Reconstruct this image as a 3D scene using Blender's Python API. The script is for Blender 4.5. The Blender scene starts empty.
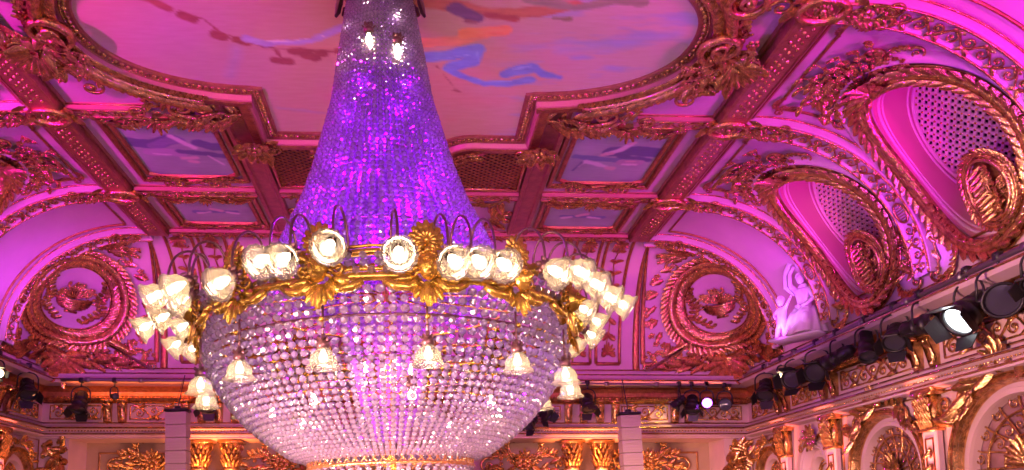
import bpy, math, random
import numpy as np
from mathutils import Vector, Matrix
from mathutils.bvhtree import BVHTree
random.seed(7); rng = np.random.default_rng(7)
PI = math.pi
scene = bpy.context.scene
COL = scene.collection

# ------------------------------------------------------------------ camera
IMG_W, IMG_H = 1024.0, 470.0
F_PX, PX, PY = 769.0, 455.0, 430.0        # focal length and principal point in the 1024x470 frame
VX, VY = 417.0, 523.0                     # where the room's long axis vanishes
CAM_POS = (0.27, 0.0, 1.6)
cam_data = bpy.data.cameras.new('camera')
cam = bpy.data.objects.new('camera', cam_data); COL.objects.link(cam); scene.camera = cam
cam_data.sensor_fit = 'HORIZONTAL'; cam_data.sensor_width = 36.0
cam_data.lens = F_PX * 36.0 / IMG_W
cam_data.shift_x = (IMG_W / 2 - PX) / IMG_W
cam_data.shift_y = (PY - IMG_H / 2) / IMG_W
cam_data.clip_start = 0.05; cam_data.clip_end = 200
_d = Vector(((VX - PX) / F_PX, (VY - PY) / F_PX, 1.0)).normalized()      # world +Y in camera (x right, y down, z forward)
_up = Vector((0, -1, 0)); _up = (_up - _d * _up.dot(_d)).normalized()      # world +Z
_r = _d.cross(_up)
if _r.x < 0: _r = -_r                                                     # world +X
# rows of world axes in camera coords -> camera axes in world coords
cx_w = Vector((_r.x, _d.x, _up.x)); cy_w = -Vector((_r.y, _d.y, _up.y)); cz_w = -Vector((_r.z, _d.z, _up.z))
M3 = Matrix((cx_w, cy_w, cz_w)).transposed()
cam.matrix_world = Matrix.Translation(CAM_POS) @ M3.to_4x4()

# ------------------------------------------------------------------ world, lights, exposure
scene.view_settings.view_transform = 'Standard'; scene.view_settings.look = 'None'
scene.view_settings.gamma = 1.0; scene.view_settings.use_curve_mapping = False
scene.view_settings.exposure = 0.1
scene.cycles.use_denoising = True
scene.cycles.max_bounces = 6; scene.cycles.diffuse_bounces = 3; scene.cycles.glossy_bounces = 3
scene.cycles.transmission_bounces = 5; scene.cycles.transparent_max_bounces = 10
scene.cycles.caustics_reflective = False; scene.cycles.caustics_refractive = False
scene.cycles.sample_clamp_indirect = 4.0
w = bpy.data.worlds.new('hall_air'); scene.world = w; w.use_nodes = True
w.node_tree.nodes['Background'].inputs[0].default_value = (0.92, 0.42, 0.80, 1)
w.node_tree.nodes['Background'].inputs[1].default_value = 0.5

MAGENTA = (0.88, 0.012, 1.0); VIOLET = (0.42, 0.02, 1.0); PINK = (1.0, 0.22, 0.45); WARM = (1.0, 0.66, 0.36)
PURPLE = (0.75, 0.05, 1.0); AMBER = (1.0, 0.30, 0.08)
def area(name, loc, target, size, size_y, power, color, spread=PI):
    l = bpy.data.lights.new(name, 'AREA'); l.shape = 'RECTANGLE'; l.size = size; l.size_y = size_y
    l.energy = power; l.color = color; l.spread = spread
    o = bpy.data.objects.new(name, l); COL.objects.link(o); o.location = loc
    d = Vector(target) - Vector(loc)
    o.rotation_euler = d.to_track_quat('-Z', 'Y').to_euler()
    return o
def spot(name, loc, target, power, color, angle=60, blend=0.6, r=0.05):
    l = bpy.data.lights.new(name, 'SPOT'); l.energy = power; l.color = color
    l.spot_size = math.radians(angle); l.spot_blend = blend; l.shadow_soft_size = r
    o = bpy.data.objects.new(name, l); COL.objects.link(o); o.location = loc
    o.rotation_euler = (Vector(target) - Vector(loc)).to_track_quat('-Z', 'Y').to_euler()
    return o
# LED washes standing on the side cornices, aimed up into the coves and across the ceiling
for s, k in ((1, 1.0), (-1, 1.0)):
    for y in (3.2, 5.6, 8.0, 10.4):
        spot('led_wash', (s * 6.45, y, 4.75), (s * 5.2, y + 2.6, 7.4), 170 * k, MAGENTA, 105, 0.9, 0.12)
    for y in (6.6, 9.2, 12.4):
        spot('led_wash', (s * 6.3, y, 4.72), (s * 7.3, y + 0.5, 6.2), 60, (0.55, 0.05, 1.0), 120, 0.9, 0.12)
spot('led_wash', (-6.2, 4.2, 4.8), (-2.2, 9.5, 6.95), 1500, (1.0, 0.006, 0.72), 90, 0.9, 0.1)
spot('led_wash', (6.2, 3.6, 4.8), (3.4, 9.5, 6.95), 600, (1.0, 0.006, 0.72), 80, 0.9, 0.1)
spot('led_wash', (-5.9, 12.6, 4.75), (-6.3, 14.4, 5.9), 95, (0.62, 0.05, 1.0), 120, 0.9, 0.1)
spot('led_wash', (5.6, 12.4, 4.75), (6.3, 14.2, 5.9), 60, (0.75, 0.14, 0.9), 120, 0.9, 0.1)
spot('statue_wash', (5.9, 11.9, 4.7), (6.8, 12.4, 5.4), 30, (0.6, 0.25, 1.0), 60, 0.7, 0.06)
# broad pink wash from the camera end of the hall, out of view
area('unseen_front_wash', (0.5, -1.5, 2.4), (0, 14, 3.0), 6.0, 1.2, 110, (1.0, 0.48, 0.50), math.radians(75))
# added low pink fills, without fixtures, to brighten the lower walls
spot('side_fill', (-3.2, 3.5, 1.2), (7.0, 11.0, 3.0), 5200, (1.0, 0.48, 0.44), 48, .5, .3)
spot('side_fill', (3.2, 3.5, 1.2), (-5.6, 15.0, 3.1), 1900, (1.0, 0.38, 0.42), 40, .5, .3)
spot('side_fill', (-1.5, 4.0, 1.2), (5.4, 15.0, 3.2), 1900, (1.0, 0.42, 0.40), 34, .5, .3)
# warm uplights at the foot of the end wall and of the side pilasters
UPLIGHTS = []

# ------------------------------------------------------------------ materials
def mat(name, base, metallic=0.0, rough=0.5, bump=0.0, bscale=30.0, var=0.0, vscale=4.0, emit=None, estr=0.0, spec=0.5, second=None):
    m = bpy.data.materials.new(name); m.use_nodes = True; nt = m.node_tree
    b = nt.nodes['Principled BSDF']
    b.inputs['Base Color'].default_value = (*base, 1); b.inputs['Metallic'].default_value = metallic
    b.inputs['Roughness'].default_value = rough; b.inputs['Specular IOR Level'].default_value = spec
    tc = nt.nodes.new('ShaderNodeTexCoord')
    if var > 0:
        n = nt.nodes.new('ShaderNodeTexNoise'); n.inputs['Scale'].default_value = vscale; n.inputs['Detail'].default_value = 5
        nt.links.new(tc.outputs['Object'], n.inputs['Vector'])
        r = nt.nodes.new('ShaderNodeValToRGB')
        c2 = second if second else tuple(max(0, c * (1 - var)) for c in base)
        r.color_ramp.elements[0].position = 0.35; r.color_ramp.elements[0].color = (*c2, 1)
        r.color_ramp.elements[1].position = 0.65; r.color_ramp.elements[1].color = (*base, 1)
        nt.links.new(n.outputs['Fac'], r.inputs['Fac']); nt.links.new(r.outputs['Color'], b.inputs['Base Color'])
    if bump > 0:
        n2 = nt.nodes.new('ShaderNodeTexNoise'); n2.inputs['Scale'].default_value = bscale; n2.inputs['Detail'].default_value = 4
        nt.links.new(tc.outputs['Object'], n2.inputs['Vector'])
        bp = nt.nodes.new('ShaderNodeBump'); bp.inputs['Strength'].default_value = bump; bp.inputs['Distance'].default_value = 0.02
        nt.links.new(n2.outputs['Fac'], bp.inputs['Height']); nt.links.new(bp.outputs['Normal'], b.inputs['Normal'])
    if emit:
        b.inputs['Emission Color'].default_value = (*emit, 1); b.inputs['Emission Strength'].default_value = estr
    return m
M = {}
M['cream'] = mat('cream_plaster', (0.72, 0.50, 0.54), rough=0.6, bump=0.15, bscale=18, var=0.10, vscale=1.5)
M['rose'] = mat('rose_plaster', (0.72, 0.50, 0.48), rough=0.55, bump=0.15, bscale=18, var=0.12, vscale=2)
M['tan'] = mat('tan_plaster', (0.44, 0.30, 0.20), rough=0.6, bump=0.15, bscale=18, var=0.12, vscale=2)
M['gold'] = mat('gilded_plaster', (0.98, 0.60, 0.22), metallic=0.93, rough=0.20, bump=0.4, bscale=55, var=0.55, vscale=14)
M['deepgold'] = mat('aged_gilding', (0.58, 0.28, 0.10), metallic=0.80, rough=0.28, bump=0.7, bscale=38, var=0.35, vscale=12)
M['brass'] = mat('gilt_bronze', (0.78, 0.50, 0.09), metallic=0.78, rough=0.24, bump=0.12, bscale=60, var=0.35, vscale=18)
M['bronze'] = mat('dark_bronze', (0.22, 0.12, 0.12), metallic=0.8, rough=0.35, bump=0.2, bscale=50)
M['beam'] = mat('dark_gilt_beam', (0.46, 0.20, 0.10), metallic=0.55, rough=0.34, bump=0.3, bscale=30, var=0.3, vscale=8)
M['black'] = mat('black_paint', (0.012, 0.012, 0.014), rough=0.42, bump=0.1, bscale=60)
M['steel'] = mat('dull_steel', (0.25, 0.24, 0.25), metallic=0.9, rough=0.4, bump=0.1)
M['white'] = mat('white_plaster', (0.85, 0.82, 0.86), rough=0.5, bump=0.2, bscale=25)
M['speaker'] = mat('pale_speaker_paint', (0.52, 0.42, 0.34), rough=0.55, bump=0.1, bscale=120)
M['void'] = mat('hollow_shade_black', (0.02, 0.012, 0.015), rough=0.9)  # black stands in for the shade in the hollows behind the grilles
M['redband'] = mat('gilt_red_lacquer', (0.62, 0.22, 0.20), rough=0.28, bump=0.1, spec=0.8)
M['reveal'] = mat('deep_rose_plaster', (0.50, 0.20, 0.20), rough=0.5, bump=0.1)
M['floor'] = mat('oak_floor', (0.16, 0.08, 0.05), rough=0.35, var=0.3, vscale=6)
M['lens_white'] = mat('lit_white_lens', (1, 1, 1), emit=(0.85, 0.95, 1.0), estr=14)
M['lens_violet'] = mat('lit_violet_lens', (0.6, 0.4, 1), emit=(0.45, 0.08, 1.0), estr=14)
M['lens_warm'] = mat('lit_warm_lens', (1, 0.9, 0.7), emit=(1.0, 0.75, 0.4), estr=9)
M['lens_dark'] = mat('dark_glass_lens', (0.05, 0.05, 0.07), rough=0.08, spec=1.0)
M['bulb'] = mat('lit_bulb', (1, 0.95, 0.85), emit=(1.0, 0.80, 0.52), estr=16)
M['winglass'] = mat('mirror_glass', (0.62, 0.36, 0.38), metallic=0.5, rough=0.25, bump=0.06, bscale=5, var=0.5, vscale=3)

def crystal_mat(name, tint, transl, w_gloss=0.35, w_transp=0.15):
    m = bpy.data.materials.new(name); m.use_nodes = True; nt = m.node_tree; nt.nodes.clear()
    out = nt.nodes.new('ShaderNodeOutputMaterial')
    g = nt.nodes.new('ShaderNodeBsdfGlossy'); g.inputs['Color'].default_value = (1, 0.97, 1, 1); g.inputs['Roughness'].default_value = 0.12
    t = nt.nodes.new('ShaderNodeBsdfTranslucent'); t.inputs['Color'].default_value = (*transl, 1)
    d = nt.nodes.new('ShaderNodeBsdfDiffuse'); d.inputs['Color'].default_value = (*tint, 1)
    tr = nt.nodes.new('ShaderNodeBsdfTransparent')
    a = nt.nodes.new('ShaderNodeMixShader'); a.inputs[0].default_value = 0.5
    nt.links.new(t.outputs[0], a.inputs[1]); nt.links.new(d.outputs[0], a.inputs[2])
    b = nt.nodes.new('ShaderNodeMixShader'); b.inputs[0].default_value = w_gloss
    nt.links.new(a.outputs[0], b.inputs[1]); nt.links.new(g.outputs[0], b.inputs[2])
    c = nt.nodes.new('ShaderNodeMixShader'); c.inputs[0].default_value = w_transp
    nt.links.new(b.outputs[0], c.inputs[1]); nt.links.new(tr.outputs[0], c.inputs[2])
    nt.links.new(c.outputs[0], out.inputs['Surface'])
    return m
def bead_mat():
    m = bpy.data.materials.new('cut_crystal'); m.use_nodes = True; nt = m.node_tree; nt.nodes.clear()
    out = nt.nodes.new('ShaderNodeOutputMaterial')
    g = nt.nodes.new('ShaderNodeBsdfGlossy'); g.inputs['Color'].default_value = (1, .97, 1, 1); g.inputs['Roughness'].default_value = 0.10
    rf = nt.nodes.new('ShaderNodeBsdfRefraction'); rf.inputs['Color'].default_value = (.93, .88, .95, 1); rf.inputs['Roughness'].default_value = 0.04; rf.inputs['IOR'].default_value = 1.45
    t = nt.nodes.new('ShaderNodeBsdfTranslucent'); t.inputs['Color'].default_value = (.95, .90, .98, 1)
    d = nt.nodes.new('ShaderNodeBsdfDiffuse'); d.inputs['Color'].default_value = (.30, .24, .32, 1)
    fr = nt.nodes.new('ShaderNodeLayerWeight'); fr.inputs['Blend'].default_value = 0.28
    a = nt.nodes.new('ShaderNodeMixShader'); a.inputs[0].default_value = 0.35
    nt.links.new(t.outputs[0], a.inputs[1]); nt.links.new(d.outputs[0], a.inputs[2])
    b = nt.nodes.new('ShaderNodeMixShader'); b.inputs[0].default_value = 0.60
    nt.links.new(rf.outputs[0], b.inputs[1]); nt.links.new(a.outputs[0], b.inputs[2])
    c = nt.nodes.new('ShaderNodeMixShader'); nt.links.new(fr.outputs['Facing'], c.inputs[0])
    nt.links.new(b.outputs[0], c.inputs[1]); nt.links.new(g.outputs[0], c.inputs[2]); nt.links.new(c.outputs[0], out.inputs['Surface'])
    return m
M['crystal'] = bead_mat()
M['shade'] = crystal_mat('frosted_glass_shade', (0.22, 0.20, 0.18), (0.28, 0.24, 0.20), 0.16, 0.46)

def veil_mat():  # crystal with the violet LED light put into its colour
    m = bpy.data.materials.new('led_tinted_crystal'); m.use_nodes = True; nt = m.node_tree; nt.nodes.clear()
    out = nt.nodes.new('ShaderNodeOutputMaterial'); t = nt.nodes.new('ShaderNodeBsdfTranslucent'); t.inputs['Color'].default_value = (.78, .45, 1, 1)
    d = nt.nodes.new('ShaderNodeBsdfDiffuse'); d.inputs['Color'].default_value = (.35, .15, .5, 1); g = nt.nodes.new('ShaderNodeBsdfGlossy'); g.inputs['Roughness'].default_value = .2
    a = nt.nodes.new('ShaderNodeMixShader'); a.inputs[0].default_value = .25; b = nt.nodes.new('ShaderNodeMixShader'); b.inputs[0].default_value = .06
    nt.links.new(t.outputs[0], a.inputs[1]); nt.links.new(d.outputs[0], a.inputs[2]); nt.links.new(a.outputs[0], b.inputs[1]); nt.links.new(g.outputs[0], b.inputs[2]); nt.links.new(b.outputs[0], out.inputs['Surface']); return m
M['veil'] = veil_mat()
def vcol_mat(name, rough=0.7):
    m = bpy.data.materials.new(name); m.use_nodes = True; nt = m.node_tree; b = nt.nodes['Principled BSDF']
    b.inputs['Roughness'].default_value = rough
    at = nt.nodes.new('ShaderNodeAttribute'); at.attribute_name = 'pigment'
    tc = nt.nodes.new('ShaderNodeTexCoord')
    mp = nt.nodes.new('ShaderNodeMapping'); mp.inputs['Scale'].default_value = (1.6, 9, 1); mp.inputs['Rotation'].default_value = (0, 0, 0.2)
    nt.links.new(tc.outputs['Object'], mp.inputs['Vector'])
    n = nt.nodes.new('ShaderNodeTexNoise'); n.inputs['Scale'].default_value = 2.2; n.inputs['Detail'].default_value = 7
    nt.links.new(mp.outputs['Vector'], n.inputs['Vector'])
    mx = nt.nodes.new('ShaderNodeMix'); mx.data_type = 'RGBA'; mx.blend_type = 'OVERLAY'; mx.inputs[0].default_value = 0.18
    nt.links.new(at.outputs['Color'], mx.inputs[6]); nt.links.new(n.outputs['Fac'], mx.inputs[7])
    nt.links.new(mx.outputs[2], b.inputs['Base Color'])
    return m
M['canvas'] = vcol_mat('painted_canvas')

# ------------------------------------------------------------------ mesh building
class MB:
    def __init__(s): s.V = []; s.Q = []; s.T = []; s.n = 0
    def add(s, v, q=None, t=None):
        v = np.asarray(v, float).reshape(-1, 3)
        if q is not None and len(q): s.Q.append(np.asarray(q, int).reshape(-1, 4) + s.n)
        if t is not None and len(t): s.T.append(np.asarray(t, int).reshape(-1, 3) + s.n)
        s.V.append(v); s.n += len(v)
    def verts(s): return np.concatenate(s.V) if s.V else np.zeros((0, 3))
def link(o, parent=None):
    COL.objects.link(o)
    if parent is not None: o.parent = parent
    return o
def mesh_from(name, V, Q, T, smooth=True):
    me = bpy.data.meshes.new(name)
    nq, nt = len(Q), len(T)
    me.vertices.add(len(V)); me.vertices.foreach_set('co', V.astype(np.float32).ravel())
    loops = np.concatenate([Q.ravel(), T.ravel()]).astype(np.int32)
    me.loops.add(len(loops)); me.loops.foreach_set('vertex_index', loops)
    me.polygons.add(nq + nt)
    ls = np.concatenate([np.arange(nq) * 4, nq * 4 + np.arange(nt) * 3]).astype(np.int32)
    me.polygons.foreach_set('loop_start', ls)
    me.polygons.foreach_set('use_smooth', np.full(nq + nt, smooth, dtype=bool))
    me.update(calc_edges=True); me.validate()
    return me
def build(name, mb, material, parent=None, fmap=None, smooth=True, origin=None):
    """link the collected pieces as ONE object; with fmap they are bent onto a surface; origin (world) becomes its location"""
    V = mb.verts()
    if fmap is not None: V = fmap(V)
    Q = np.concatenate(mb.Q) if mb.Q else np.zeros((0, 4), int)
    T = np.concatenate(mb.T) if mb.T else np.zeros((0, 3), int)
    base = np.zeros(3)
    if origin is not None: base = np.array(origin, float)
    elif parent is not None:
        base = np.array(parent.get('_o', (0, 0, 0)), float)
    me = mesh_from(name, V - base, Q, T, smooth)
    me.materials.append(material)
    o = bpy.data.objects.new(name, me)
    if origin is not None and parent is None: o.location = origin
    if origin is not None and parent is not None:
        po = np.array(parent.get('_o', (0, 0, 0)), float); o.location = base - po
    if origin is not None: o['_o'] = [float(x) for x in base]
    elif parent is not None: o['_o'] = [float(x) for x in base]
    return link(o, parent)
def thing(name, label, cat, loc, group=None):
    o = bpy.data.objects.new(name, None); COL.objects.link(o); o.location = loc; o.empty_display_size = 0.1
    o['_o'] = [float(x) for x in loc]
    o['label'] = label; o['category'] = cat
    if group: o['group'] = group
    return o
def tag(o, label, cat, group=None):
    o['label'] = label; o['category'] = cat
    if group: o['group'] = group
    return o
def struct(o, label=None):
    o['kind'] = 'structure'
    if label: o['label'] = label
    return o
def sroot(name, loc=(0, 0, 0), label=None):
    o = bpy.data.objects.new(name, None); COL.objects.link(o); o.location = loc; o['_o'] = [float(x) for x in loc]
    return struct(o, label)
def copy_tree(o, parent=None):
    c = o.copy(); COL.objects.link(c)
    c.parent = parent
    for ch in list(o.children): copy_tree(ch, c)
    return c
def mirror(o, label=None, name=None):
    c = copy_tree(o); c.location.x = -c.location.x; c.scale.x = -c.scale.x
    if name: c.name = name
    if label: c['label'] = label
    return c

# ---- templates in local (u, v, h): u, v on the surface, h off it
def hemi_t(ns=8, nr=3):
    v = [(0, 0, 1)]; q = []; t = []
    for i in range(1, nr + 1):
        a = i / nr * PI / 2
        for j in range(ns):
            b = 2 * PI * j / ns; v.append((math.sin(a) * math.cos(b), math.sin(a) * math.sin(b), math.cos(a)))
    for j in range(ns): t.append((0, 1 + j, 1 + (j + 1) % ns))
    for i in range(nr - 1):
        for j in range(ns):
            a = 1 + i * ns + j; b = 1 + i * ns + (j + 1) % ns; q.append((a, a + ns, b + ns, b))
    return np.array(v, float), np.array(q), np.array(t)
HEMI = hemi_t(); HEMI_S = hemi_t(6, 2)
def hemis(mb, rows, small=True, flat=0.8):
    V, Q, T = HEMI_S if small else HEMI
    for u, v, h, r in rows:
        mb.add(V * (r, r, r * flat) + (u, v, h), Q, T)
def leaf(mb, u, v, ang, L, W, h0=0.0, lift=0.15, curl=0.35, lobes=3, bend=0.0, nl=7):
    """an acanthus leaf: scalloped outline, raised rib, tip curling off the surface; lift and curl in units of L"""
    t = np.linspace(0, 1, nl)[:, None]; s = np.array([-1, -.5, 0, .5, 1.0])[None, :]
    w = W * 0.62 * np.power(np.sin(PI * (0.10 + 0.84 * t ** 1.25)), 0.6) * (1 - 0.20 * np.abs(np.sin(lobes * PI * t)))
    x = t * L + 0 * s; y = s * w + bend * L * t * t
    h = h0 + L * (lift * np.sin(PI * t * 0.8) + curl * np.power(t, 3)) * 1.0 + W * 0.30 * (1 - np.abs(s)) * np.sin(PI * (0.15 + 0.8 * t)) + 0 * s
    h = np.where(np.abs(s) > 0.9, h - 0.10 * W, h)
    c, sn = math.cos(ang), math.sin(ang)
    P = np.stack([u + x * c - y * sn, v + x * sn + y * c, h], -1).reshape(-1, 3)
    mb.add(P, LEAF_Q[nl])
LEAF_Q = {}
for _n in (4, 5, 7):
    LEAF_Q[_n] = np.array([(i * 5 + j, i * 5 + j + 1, (i + 1) * 5 + j + 1, (i + 1) * 5 + j) for i in range(_n - 1) for j in range(4)])
def flower(mb, u, v, h, R, n=5, rot=None):
    rot = random.random() * 6 if rot is None else rot
    rows = [(u + R * .62 * math.cos(rot + 2 * PI * i / n), v + R * .62 * math.sin(rot + 2 * PI * i / n), h, R * .42) for i in range(n)]
    rows.append((u, v, h + R * .25, R * .34))
    hemis(mb, rows)
def tube(mb, pts, r, sides=6, closed=False, cap=True):
    P = np.asarray(pts, float); n = len(P); r = np.broadcast_to(np.asarray(r, float), (n,))
    if closed: T = np.roll(P, -1, 0) - np.roll(P, 1, 0)
    else: T = np.gradient(P, axis=0)
    T /= np.maximum(np.linalg.norm(T, axis=1, keepdims=True), 1e-9)
    ref = np.array([0, 0, 1.0])
    if np.abs(T[:, 2]).max() > 0.95:
        ref = np.array([1.0, 0, 0]) if np.abs(T[:, 0]).max() < 0.9 else np.array([0.3, 1.0, 0.2]); ref /= np.linalg.norm(ref)
    A = np.cross(T, ref); A /= np.maximum(np.linalg.norm(A, axis=1, keepdims=True), 1e-9)
    B = np.cross(A, T)
    a = np.linspace(0, 2 * PI, sides, endpoint=False)
    V = P[:, None, :] + r[:, None, None] * (np.cos(a)[None, :, None] * A[:, None, :] + np.sin(a)[None, :, None] * B[:, None, :])
    q = []
    m = n if closed else n - 1
    for i in range(m):
        for j in range(sides):
            k = (i + 1) % n; q.append((i * sides + j, i * sides + (j + 1) % sides, k * sides + (j + 1) % sides, k * sides + j))
    V = V.reshape(-1, 3); t = []
    if cap and not closed:
        V = np.vstack([V, P[0], P[-1]]); c0 = n * sides
        for j in range(sides):
            t.append((c0, (j + 1) % sides, j)); t.append((c0 + 1, (n - 1) * sides + j, (n - 1) * sides + (j + 1) % sides))
    mb.add(V, q, t)
def sweep(mb, path, prof, closed=False):
    """path (N,2) in (u,v); prof list of (offset to the left of travel, h); mitred corners"""
    P = np.asarray(path, float)[:, :2]; n = len(P)
    if closed: Tn = np.roll(P, -1, 0) - P; Tp = P - np.roll(P, 1, 0)
    else:
        Tn = np.vstack([P[1:] - P[:-1], P[-1:] - P[-2:-1]]); Tp = np.vstack([P[1:2] - P[0:1], P[1:] - P[:-1]])
    Tn = Tn / np.maximum(np.linalg.norm(Tn, axis=1, keepdims=True), 1e-9); Tp = Tp / np.maximum(np.linalg.norm(Tp, axis=1, keepdims=True), 1e-9)
    Nn = np.stack([-Tn[:, 1], Tn[:, 0]], -1); Np = np.stack([-Tp[:, 1], Tp[:, 0]], -1)
    mit = Nn + Np; mit /= np.maximum((mit * Nn).sum(1, keepdims=True) , 0.35)
    prof = np.asarray(prof, float); k = len(prof)
    V = np.zeros((n, k, 3)); V[:, :, :2] = P[:, None, :] + mit[:, None, :] * prof[None, :, 0:1]; V[:, :, 2] = prof[None, :, 1]
    q = []
    for i in range(n if closed else n - 1):
        for j in range(k - 1):
            a = i * k + j; b = ((i + 1) % n) * k + j; q.append((a, a + 1, b + 1, b))
    mb.add(V.reshape(-1, 3), q)
def box(mb, c, s, bev=0.0):
    x, y, z = s[0] / 2, s[1] / 2, s[2] / 2
    if bev <= 0:
        v = [(sx * x, sy * y, sz * z) for sx in (-1, 1) for sy in (-1, 1) for sz in (-1, 1)]
        q = [(0, 1, 3, 2), (4, 6, 7, 5), (0, 4, 5, 1), (2, 3, 7, 6), (0, 2, 6, 4), (1, 5, 7, 3)]
        mb.add(np.array(v) + c, q); return
    b = min(bev, x, y, z) 
    ring = []
    for zz, ins in ((-z, b), (-z + b, 0), (z - b, 0), (z, b)):
        xx, yy = x - ins, y - ins
        ring += [(-xx, -yy, zz), (xx, -yy, zz), (xx, yy, zz), (-xx, yy, zz)]
    q = [(3, 2, 1, 0), (12, 13, 14, 15)]
    for i in range(3):
        for j in range(4):
            a = i * 4 + j; c2 = i * 4 + (j + 1) % 4; q.append((a, c2, c2 + 4, a + 4))
    mb.add(np.array(ring) + c, q)
def lathe(mb, prof, seg=16, axis_pt=(0, 0, 0), ang0=0, ang1=2 * PI):
    """prof (r,z) turned about z"""
    full = abs(ang1 - ang0 - 2 * PI) < 1e-6
    a = np.linspace(ang0, ang1, seg, endpoint=not full); P = np.asarray(prof, float); k = len(P)
    V = np.zeros((len(a), k, 3)); V[:, :, 0] = np.cos(a)[:, None] * P[None, :, 0]; V[:, :, 1] = np.sin(a)[:, None] * P[None, :, 0]; V[:, :, 2] = P[None, :, 1]
    q = []
    for i in range(len(a) if full else len(a) - 1):
        for j in range(k - 1):
            x = i * k + j; y = ((i + 1) % len(a)) * k + j; q.append((x, y, y + 1, x + 1))
    mb.add(V.reshape(-1, 3) + axis_pt, q)
def xf(mb_src, mat4):
    """a copy of a builder moved by a 4x4"""
    m = MB(); V = mb_src.verts(); A = np.array(mat4); m.V = [V @ A[:3, :3].T + A[:3, 3]]; m.Q = list(mb_src.Q); m.T = list(mb_src.T); m.n = mb_src.n
    return m
def join(dst, src):
    dst.add(src.verts(), np.concatenate(src.Q) if src.Q else None, np.concatenate(src.T) if src.T else None)

# ---- richer ornaments
def spiral(mb, u, v, R, a0, turns=1.5, sgn=1, r=0.03, h=0.03, n=26):
    t = np.linspace(0, 1, n); rad = R * (1 - 0.86 * t); a = a0 + sgn * 2 * PI * turns * t
    tube(mb, np.stack([u + rad * np.cos(a), v + rad * np.sin(a), h + 0.5 * r * t], -1), r * (1 - 0.55 * t), 6)
    hemis(mb, [(u, v, h, r * 1.3)])
def scroll(mb, u, v, ang, size, flip=1, h=0.03, leaves=True):
    """an S/C acanthus scroll growing from (u,v) along ang, ending in a spiral"""
    c, s = math.cos(ang), math.sin(ang)
    n = 12; t = np.linspace(0, 1, n)
    x = size * t; y = flip * size * 0.28 * np.sin(PI * t)
    pts = np.stack([u + x * c - y * s, v + x * s + y * c, np.full(n, h)], -1)
    tube(mb, pts, size * (0.026 + 0.024 * t), 6)
    R = size * 0.27
    ex, ey = size, -flip * R * 1.0
    cu, cv = u + ex * c - ey * s, v + ex * s + ey * c
    spiral(mb, cu, cv, R, ang + flip * PI / 2, 1.4, -flip, size * 0.05, h)
    if leaves:
        for tt, dl in ((0.06, 0.7), (0.2, 0.8), (0.34, 0.95), (0.48, 0.8), (0.62, 0.95), (0.76, 0.8), (0.9, 0.95)):
            px_, py_ = size * tt, flip * size * 0.28 * math.sin(PI * tt)
            a = ang + flip * dl
            leaf(mb, u + px_ * c - py_ * s, v + px_ * s + py_ * c, a, size * 0.25, size * 0.14, h, 0.14, 0.3, 2, bend=-0.2 * flip, nl=5)
            leaf(mb, u + px_ * c - py_ * s, v + px_ * s + py_ * c, ang - flip * dl * 1.1, size * 0.18, size * 0.11, h, 0.14, 0.3, 2, bend=0.2 * flip, nl=5)
def rinceau(mb, p0, p1, amp, n, h=0.03, size=None):
    """a running vine of alternating spirals"""
    p0 = np.array(p0, float); p1 = np.array(p1, float); d = p1 - p0; L = np.linalg.norm(d); d /= L; nrm = np.array([-d[1], d[0]])
    t = np.linspace(0, 1, n * 8 + 1); y = amp * 0.55 * np.sin(PI * n * t)
    P = p0[None] + d[None] * (t * L)[:, None] + nrm[None] * y[:, None]
    tube(mb, np.column_stack([P, np.full(len(P), h)]), amp * 0.10, 5)
    step = L / n; ang = math.atan2(d[1], d[0])
    for i in range(n):
        f = 1 if i % 2 == 0 else -1
        c = p0 + d * step * (i + 0.5) - nrm * f * amp * 0.12
        spiral(mb, c[0], c[1], min(amp * 0.55, step * 0.42), ang + f * PI / 2, 1.3, -f, amp * 0.11, h, 18)
        b = p0 + d * step * (i + 0.5) + nrm * f * amp * 0.5
        leaf(mb, b[0], b[1], ang + f * 0.5, step * 0.5, amp * 0.5, h, 0.1, 0.3, 3, nl=5)
        leaf(mb, b[0], b[1], ang + PI - f * 0.5, step * 0.42, amp * 0.45, h, 0.1, 0.3, 3, nl=5)
def garland(mb, path, W, L=None, h=0.02, closed=False, rows=3, step=None):
    """overlapping leaves lying along a path, a rounded core beneath: a laurel torus"""
    P = np.asarray(path, float)[:, :2]
    if closed: P = np.vstack([P, P[:1]])
    seg = np.linalg.norm(np.diff(P, axis=0), axis=1); cum = np.concatenate([[0], np.cumsum(seg)]); tot = cum[-1]
    L = L or W * 0.75; step = step or L * 0.62
    tube(mb, np.column_stack([P[:-1] if closed else P, np.full(len(P) - (1 if closed else 0), h)]), W * 0.36, 6, closed)
    n = max(2, int(tot / step))
    for i in range(n):
        s = tot * i / n
        k = min(np.searchsorted(cum, s, 'right') - 1, len(seg) - 1); f = (s - cum[k]) / max(seg[k], 1e-9)
        p = P[k] * (1 - f) + P[k + 1] * f; d = P[k + 1] - P[k]; a = math.atan2(d[1], d[0])
        for j in range(rows):
            o = (j - (rows - 1) / 2) / max(1, (rows - 1) / 2) if rows > 1 else 0
            hh = h + W * 0.30 * (1 - 0.75 * abs(o))
            leaf(mb, p[0] - math.sin(a) * o * W * 0.24, p[1] + math.cos(a) * o * W * 0.24, a + o * 0.75, L, W * 0.42, hh, 0.12, 0.15, 2, nl=4)
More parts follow.
